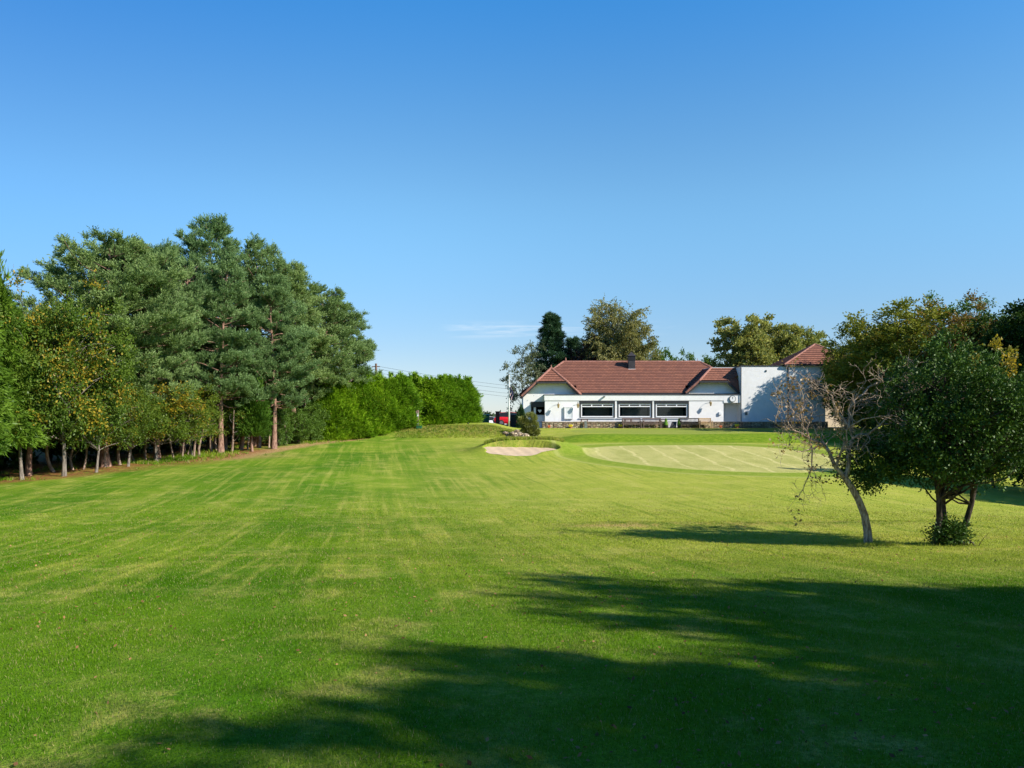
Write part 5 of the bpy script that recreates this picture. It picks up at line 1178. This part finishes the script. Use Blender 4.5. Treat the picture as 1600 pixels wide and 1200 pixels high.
# --- bare leaning tree
def bare_tree():
    bx, by, bz = on(1356, 850, 8, 30); S = by / FP; print('bare base', bx, by, bz)
    R = thing('bare_tree', (bx, by, bz), 'small leaning tree with bare pale branches and a few orange leaves', 'tree')
    rng = np.random.default_rng(12)
    def W(pts): return [(bx + (p[0] - 1356) * S, by + (p[2] if len(p) > 2 else 0), bz + (850 - p[1]) * S) for p in pts]
    trunk = W([(1357, 853), (1355.5, 830), (1351, 805), (1342, 782), (1331, 762), (1320, 746)])
    T = [(trunk, [0.092, 0.080, 0.074, 0.069, 0.066, 0.064])]
    G = [
     ([(1320, 746), (1306, 730), (1297, 706, .05), (1288, 693, .1), (1268, 686, .1), (1243, 672, .15), (1218, 662, .2)], .055, .012),
     ([(1268, 686, .1), (1272, 703, .1), (1270, 722, .05), (1264, 742, 0), (1255, 765, 0)], .02, .005),
     ([(1306, 730), (1310, 708, -.1), (1318, 690, -.15), (1316, 672, -.2), (1302, 655, -.3)], .034, .01),
     ([(1320, 746), (1328, 722, .05), (1331, 700, .1), (1337, 684, .1), (1330, 664, .15), (1333, 640, .2), (1346, 622, .25), (1368, 604, .3), (1392, 592, .3), (1425, 585, .4)], .052, .012),
     ([(1337, 684, .1), (1352, 680, -.1), (1368, 664, -.2), (1380, 645, -.3), (1378, 622, -.35), (1366, 600, -.4)], .034, .009),
     ([(1330, 664, .15), (1320, 640, .4), (1316, 618, .5), (1300, 606, .6), (1289, 596, .65)], .028, .007),
     ([(1368, 664, -.2), (1396, 655, -.25), (1420, 660, -.3), (1445, 664, -.3)], .02, .005),
     ([(1331, 700, .1), (1350, 697, .4), (1380, 696, .5), (1412, 700, .6), (1440, 698, .7)], .026, .006),
     ([(1297, 706, .05), (1300, 690, .5), (1290, 668, .6), (1270, 655, .7), (1250, 632, .8)], .028, .006),
     ([(1333, 640, .2), (1348, 636, .5), (1372, 632, .6), (1405, 640, .7)], .022, .006),
     ([(1346, 622, .25), (1344, 608, .0), (1350, 596, -.1), (1346, 586, -.1)], .02, .004),
     ([(1288, 693, .1), (1262, 700, -.2), (1238, 705, -.3), (1220, 695, -.4)], .02, .005),
     ([(1243, 672, .15), (1225, 640, .1), (1222, 615, .1)], .012, .003),
     ([(1268, 686, .1), (1262, 660, .3), (1266, 630, .4), (1262, 605, .4)], .018, .004),
     ([(1316, 672, -.2), (1330, 655, -.5), (1352, 650, -.7), (1370, 660, -.8)], .02, .005),
     ([(1380, 645, -.3), (1402, 628, -.4), (1416, 610, -.4), (1410, 596, -.4)], .017, .004),
    ]
    B = []
    for pts, a, b in G:
        w_ = W(pts); n = len(w_); # densify with small kinks
        P = [np.array(w_[0])]
        for i in range(n - 1):
            p, q = np.array(w_[i]), np.array(w_[i + 1]); L = np.linalg.norm(q - p); m = max(1, int(L / 0.13))
            for j in range(1, m + 1): P.append(p + (q - p) * j / m + (rng.normal(size=3) * 0.020 if j < m else 0))
        rs = [a + (b - a) * (i / (len(P) - 1)) ** 0.7 for i in range(len(P))]; B.append(([tuple(p) for p in P], rs))
    tips = []
    def grow(p, d, r, L, depth):
        P = [np.array(p)]; d = np.array(d); k = max(3, int(L / 0.07))
        for i in range(k):
            d = unit(d + rng.normal(size=3) * 0.34 + np.array([0, 0, 0.06])); P.append(P[-1] + d * L / k)
            if depth > 0 and rng.random() < 0.42: grow(P[-1], unit(d + rng.normal(size=3) * 0.85 * np.array([1, .7, 1])), r * 0.6, L * rng.uniform(0.4, 0.75), depth - 1)
        B.append(([tuple(q) for q in P], [r + (0.0030 - r) * i / k for i in range(k + 1)])); tips.append(P[-1])
    for pts, rs in list(B) * 2:
        n = len(pts)
        for i in range(2, n):
            if rng.random() < 0.72:
                d = np.array(pts[i]) - np.array(pts[i - 1]); grow(pts[i], unit(unit(d) * 0.8 + rng.normal(size=3) * 0.75 * np.array([1, .8, 1]) + np.array([0, 0, 0.15])), min(rs[i] * 0.55, 0.013), rng.uniform(0.25, 0.62), 2)
        grow(pts[-1], unit(np.array(pts[-1]) - np.array(pts[-2])), rs[-1], 0.4, 2)
    tb = MB()
    for p, r in T: tb.tube(p, r, 12, cap=False)
    tb.build('trunk', bark_pale, R, smooth=True)
    bb = MB()
    for p, r in B: bb.tube(p, r, 6 if r[0] > 0.02 else 4, cap=False)
    bb.build('branches', bark_pale, R, smooth=True)
    tips = np.array(tips); sel = tips[(tips[:, 0] < bx - 0.75)]; sel = sel[rng.random(len(sel)) < 0.14]
    V, ti, tu = foliage(rng, sel, rvec(rng, len(sel)), 2, 0.06, 3, 0.07, 0.05, 0.3, 1, 0, 1.0)
    V = V - np.array([bx, by, bz]); crown_obj('leaves', [(V, ti, tu)], leafmat('withered_leaves', (0.20, 0.11, 0.03), (0.45, 0.24, 0.04), trans=0.4), R)
bare_tree()

# --- topiary by the rocks, dark column at the house corner, small plants
R = thing('topiary_bush', at_px(826, 60), 'lumpy cloud-pruned bush above the boulders at the left corner of the clubhouse', 'bush'); ORG[R.name] = (0, 0, 0)
rng = np.random.default_rng(90); parts = []; gz0 = gz(HX(826, 60), 60)
for px, py, r, tn in ((829, 653, 0.55, 0.75), (822, 663, 0.42, 0.6), (834, 665, 0.38, .5), (828, 673, 0.45, 0.55), (819, 676, .3, .5), (836, 675, .35, .5), (816, 657, .28, .95)):
    r *= 0.86; cx, cz = HX(px, 60) - HX(826, 60), HZ(py, 60) - gz0; d = rvec(rng, 120); C = np.array([cx, 0, cz]) + d * np.array([1, 1, .7]) * r * 0.75
    parts.append(foliage(rng, C, d, 5, 0.16, 5, 0.10, 0.05, 1, .6, .2, ct=np.full(120, tn)))
crown_obj('foliage', parts, leafmat('topiary_leaves', (0.07, 0.12, 0.02), (0.34, 0.33, 0.07)), R)
tubes_obj('stems', [limb(rng, (0, 0, -.2), (.1, 0, 1.2), .06, .03), limb(rng, (0, 0, -.1), (-.2, 0, .8), .04, .02), limb(rng, (0, 0, -.1), (.3, 0, .7), .04, .02)], bark_dark, R)
k = cypress(95, 'narrow dark conifer column standing at the left corner of the clubhouse', 2.2, 0.34, darkpine, bark_dark, n=900, el=0.16, name='dark_column'); k.location = at_px(814, 69.2); k.scale = (0.9, 0.9, H_for(814, 636, 69.2) / 2.25)
# distant wood on the horizon
def far_wood():
    rng = np.random.default_rng(99); n = 900; x = rng.uniform(-90, 120, n); y = 240 + rng.normal(size=n) * 8; top = 1.9 + 0.5 * vnoise(x, y, 14, 4) + 0.25 * vnoise(x, y, 4, 2)
    C = np.stack([x, y, top - rng.random(n) ** 1.5 * 4.2 - 0.4], 1)
    p = foliage(rng, C, rvec(rng, n), 8, 1.6, 5, 0.9, 0.6, .5, 1, .3)
    me = fast_mesh('distant_wood', p[0], 4, bluegreen, {'tint': p[1], 'turn': p[2]}); o = bpy.data.objects.new('distant_wood', me); COL.objects.link(o); tag(o, 'low distant wood on the horizon beyond the gateway', 'distant trees', kind='stuff')
far_wood()
# fallen leaves on the lawn, tufts and needles along the belt edge
def fallen():
    rng = np.random.default_rng(123); n = 6500; y = 2.7 + 22 * rng.random(n) ** 1.3; x = rng.uniform(-0.72, 0.72, n) * y
    cl = vnoise(x, y, 1.1, 8) + rng.normal(size=n) * 0.5; kp = cl > 0.15; x, y = x[kp], y[kp]; n = len(x)
    z = zt(x, y) + rng.uniform(0.012, 0.03, n); P = np.stack([x, y, z], 1)
    ax = unit(rvec(rng, n) * np.array([1, 1, 0.45])); b = unit(np.cross(ax, rvec(rng, n) * 0.5 + np.array([0, 0, 1.0]))); l = rng.uniform(0.014, 0.045, n)[:, None] * np.interp(y, [3, 20], [1, 1.35])[:, None]; wv = l * 0.3
    V = np.stack([P, P + ax * l * .5 + b * wv, P + ax * l, P + ax * l * .5 - b * wv], 1)
    me = fast_mesh('fallen_leaves', V, 4, leafmat('dead_leaves', (0.12, 0.055, 0.03), (0.44, 0.25, 0.12), trans=0.1, gloss=0.0), {'tint': rng.random(n), 'turn': rng.random(n)})
    o = bpy.data.objects.new('fallen_leaves', me); COL.objects.link(o); tag(o, 'scattered small brown fallen leaves on the lawn', 'fallen leaves', kind='stuff')
    # tufts: edge weeds along the belt, around the tree feet and on the rough banks
    pts = []
    yy = rng.uniform(30, 62, 3800); xx = belt_x(yy) + rng.normal(size=3800) * 1.1 - 0.2; kp = vnoise(xx, yy, 1.6, 3) > -0.1; pts.append(np.stack([xx[kp], yy[kp], np.full(kp.sum(), .16)], 1))
    a = rng.uniform(0, 6.28, 260); r = 0.55 * rng.random(260) ** 0.5; pts.append(np.stack([BT[0] - 0.05 + r * 1.3 * np.cos(a), BT[1] + r * np.sin(a), np.full(260, .07)], 1))
    a = rng.uniform(0, 6.28, 160); r = 0.5 * rng.random(160) ** 0.5; pts.append(np.stack([hb[0] + r * 1.3 * np.cos(a), hb[1] + r * np.sin(a), np.full(160, .06)], 1))
    x = rng.uniform(-9, 1, 2600); y = rng.uniform(58.3, 63.2, 2600); pts.append(np.stack([x, y, np.full(2600, .13)], 1))
    x = rng.uniform(-1.7, 3.2, 2200); y = rng.uniform(47.1, 49.8, 2200); kp = bunker_r(x, y) > 1.05; pts.append(np.stack([x, y, np.full(2200, .17)], 1)[kp])
    Q = np.concatenate(pts); C = np.stack([Q[:, 0], Q[:, 1], zt(Q[:, 0], Q[:, 1])], 1); h = Q[:, 2]
    k = 7; Cr = np.repeat(C, k, 0) + rng.normal(size=(len(C) * k, 3)) * np.array([.05, .05, 0]); hr = np.repeat(h, k) * rng.uniform(.5, 1.3, len(C) * k)
    d = unit(rvec(rng, len(Cr)) * 0.5 + np.array([0, 0, 1.])) * hr[:, None]; s = unit(np.cross(d, rvec(rng, len(Cr)))) * (hr * 0.09)[:, None]
    V = np.stack([Cr - s, Cr + s, Cr + d], 1); mk = masks(Cr[:, 0], Cr[:, 1]); mk['litter'] *= 0; mk['tint'] = rng.random(len(Cr)); mk['turn'] = rng.random(len(Cr))
    me = fast_mesh('rough_grass', V, 3, bladem, mk); o = bpy.data.objects.new('rough_grass', me); COL.objects.link(o); tag(o, 'longer unmown grass on banks and around tree feet', 'grass', kind='stuff')
BT = on(1356, 850, 8, 30)
fallen()
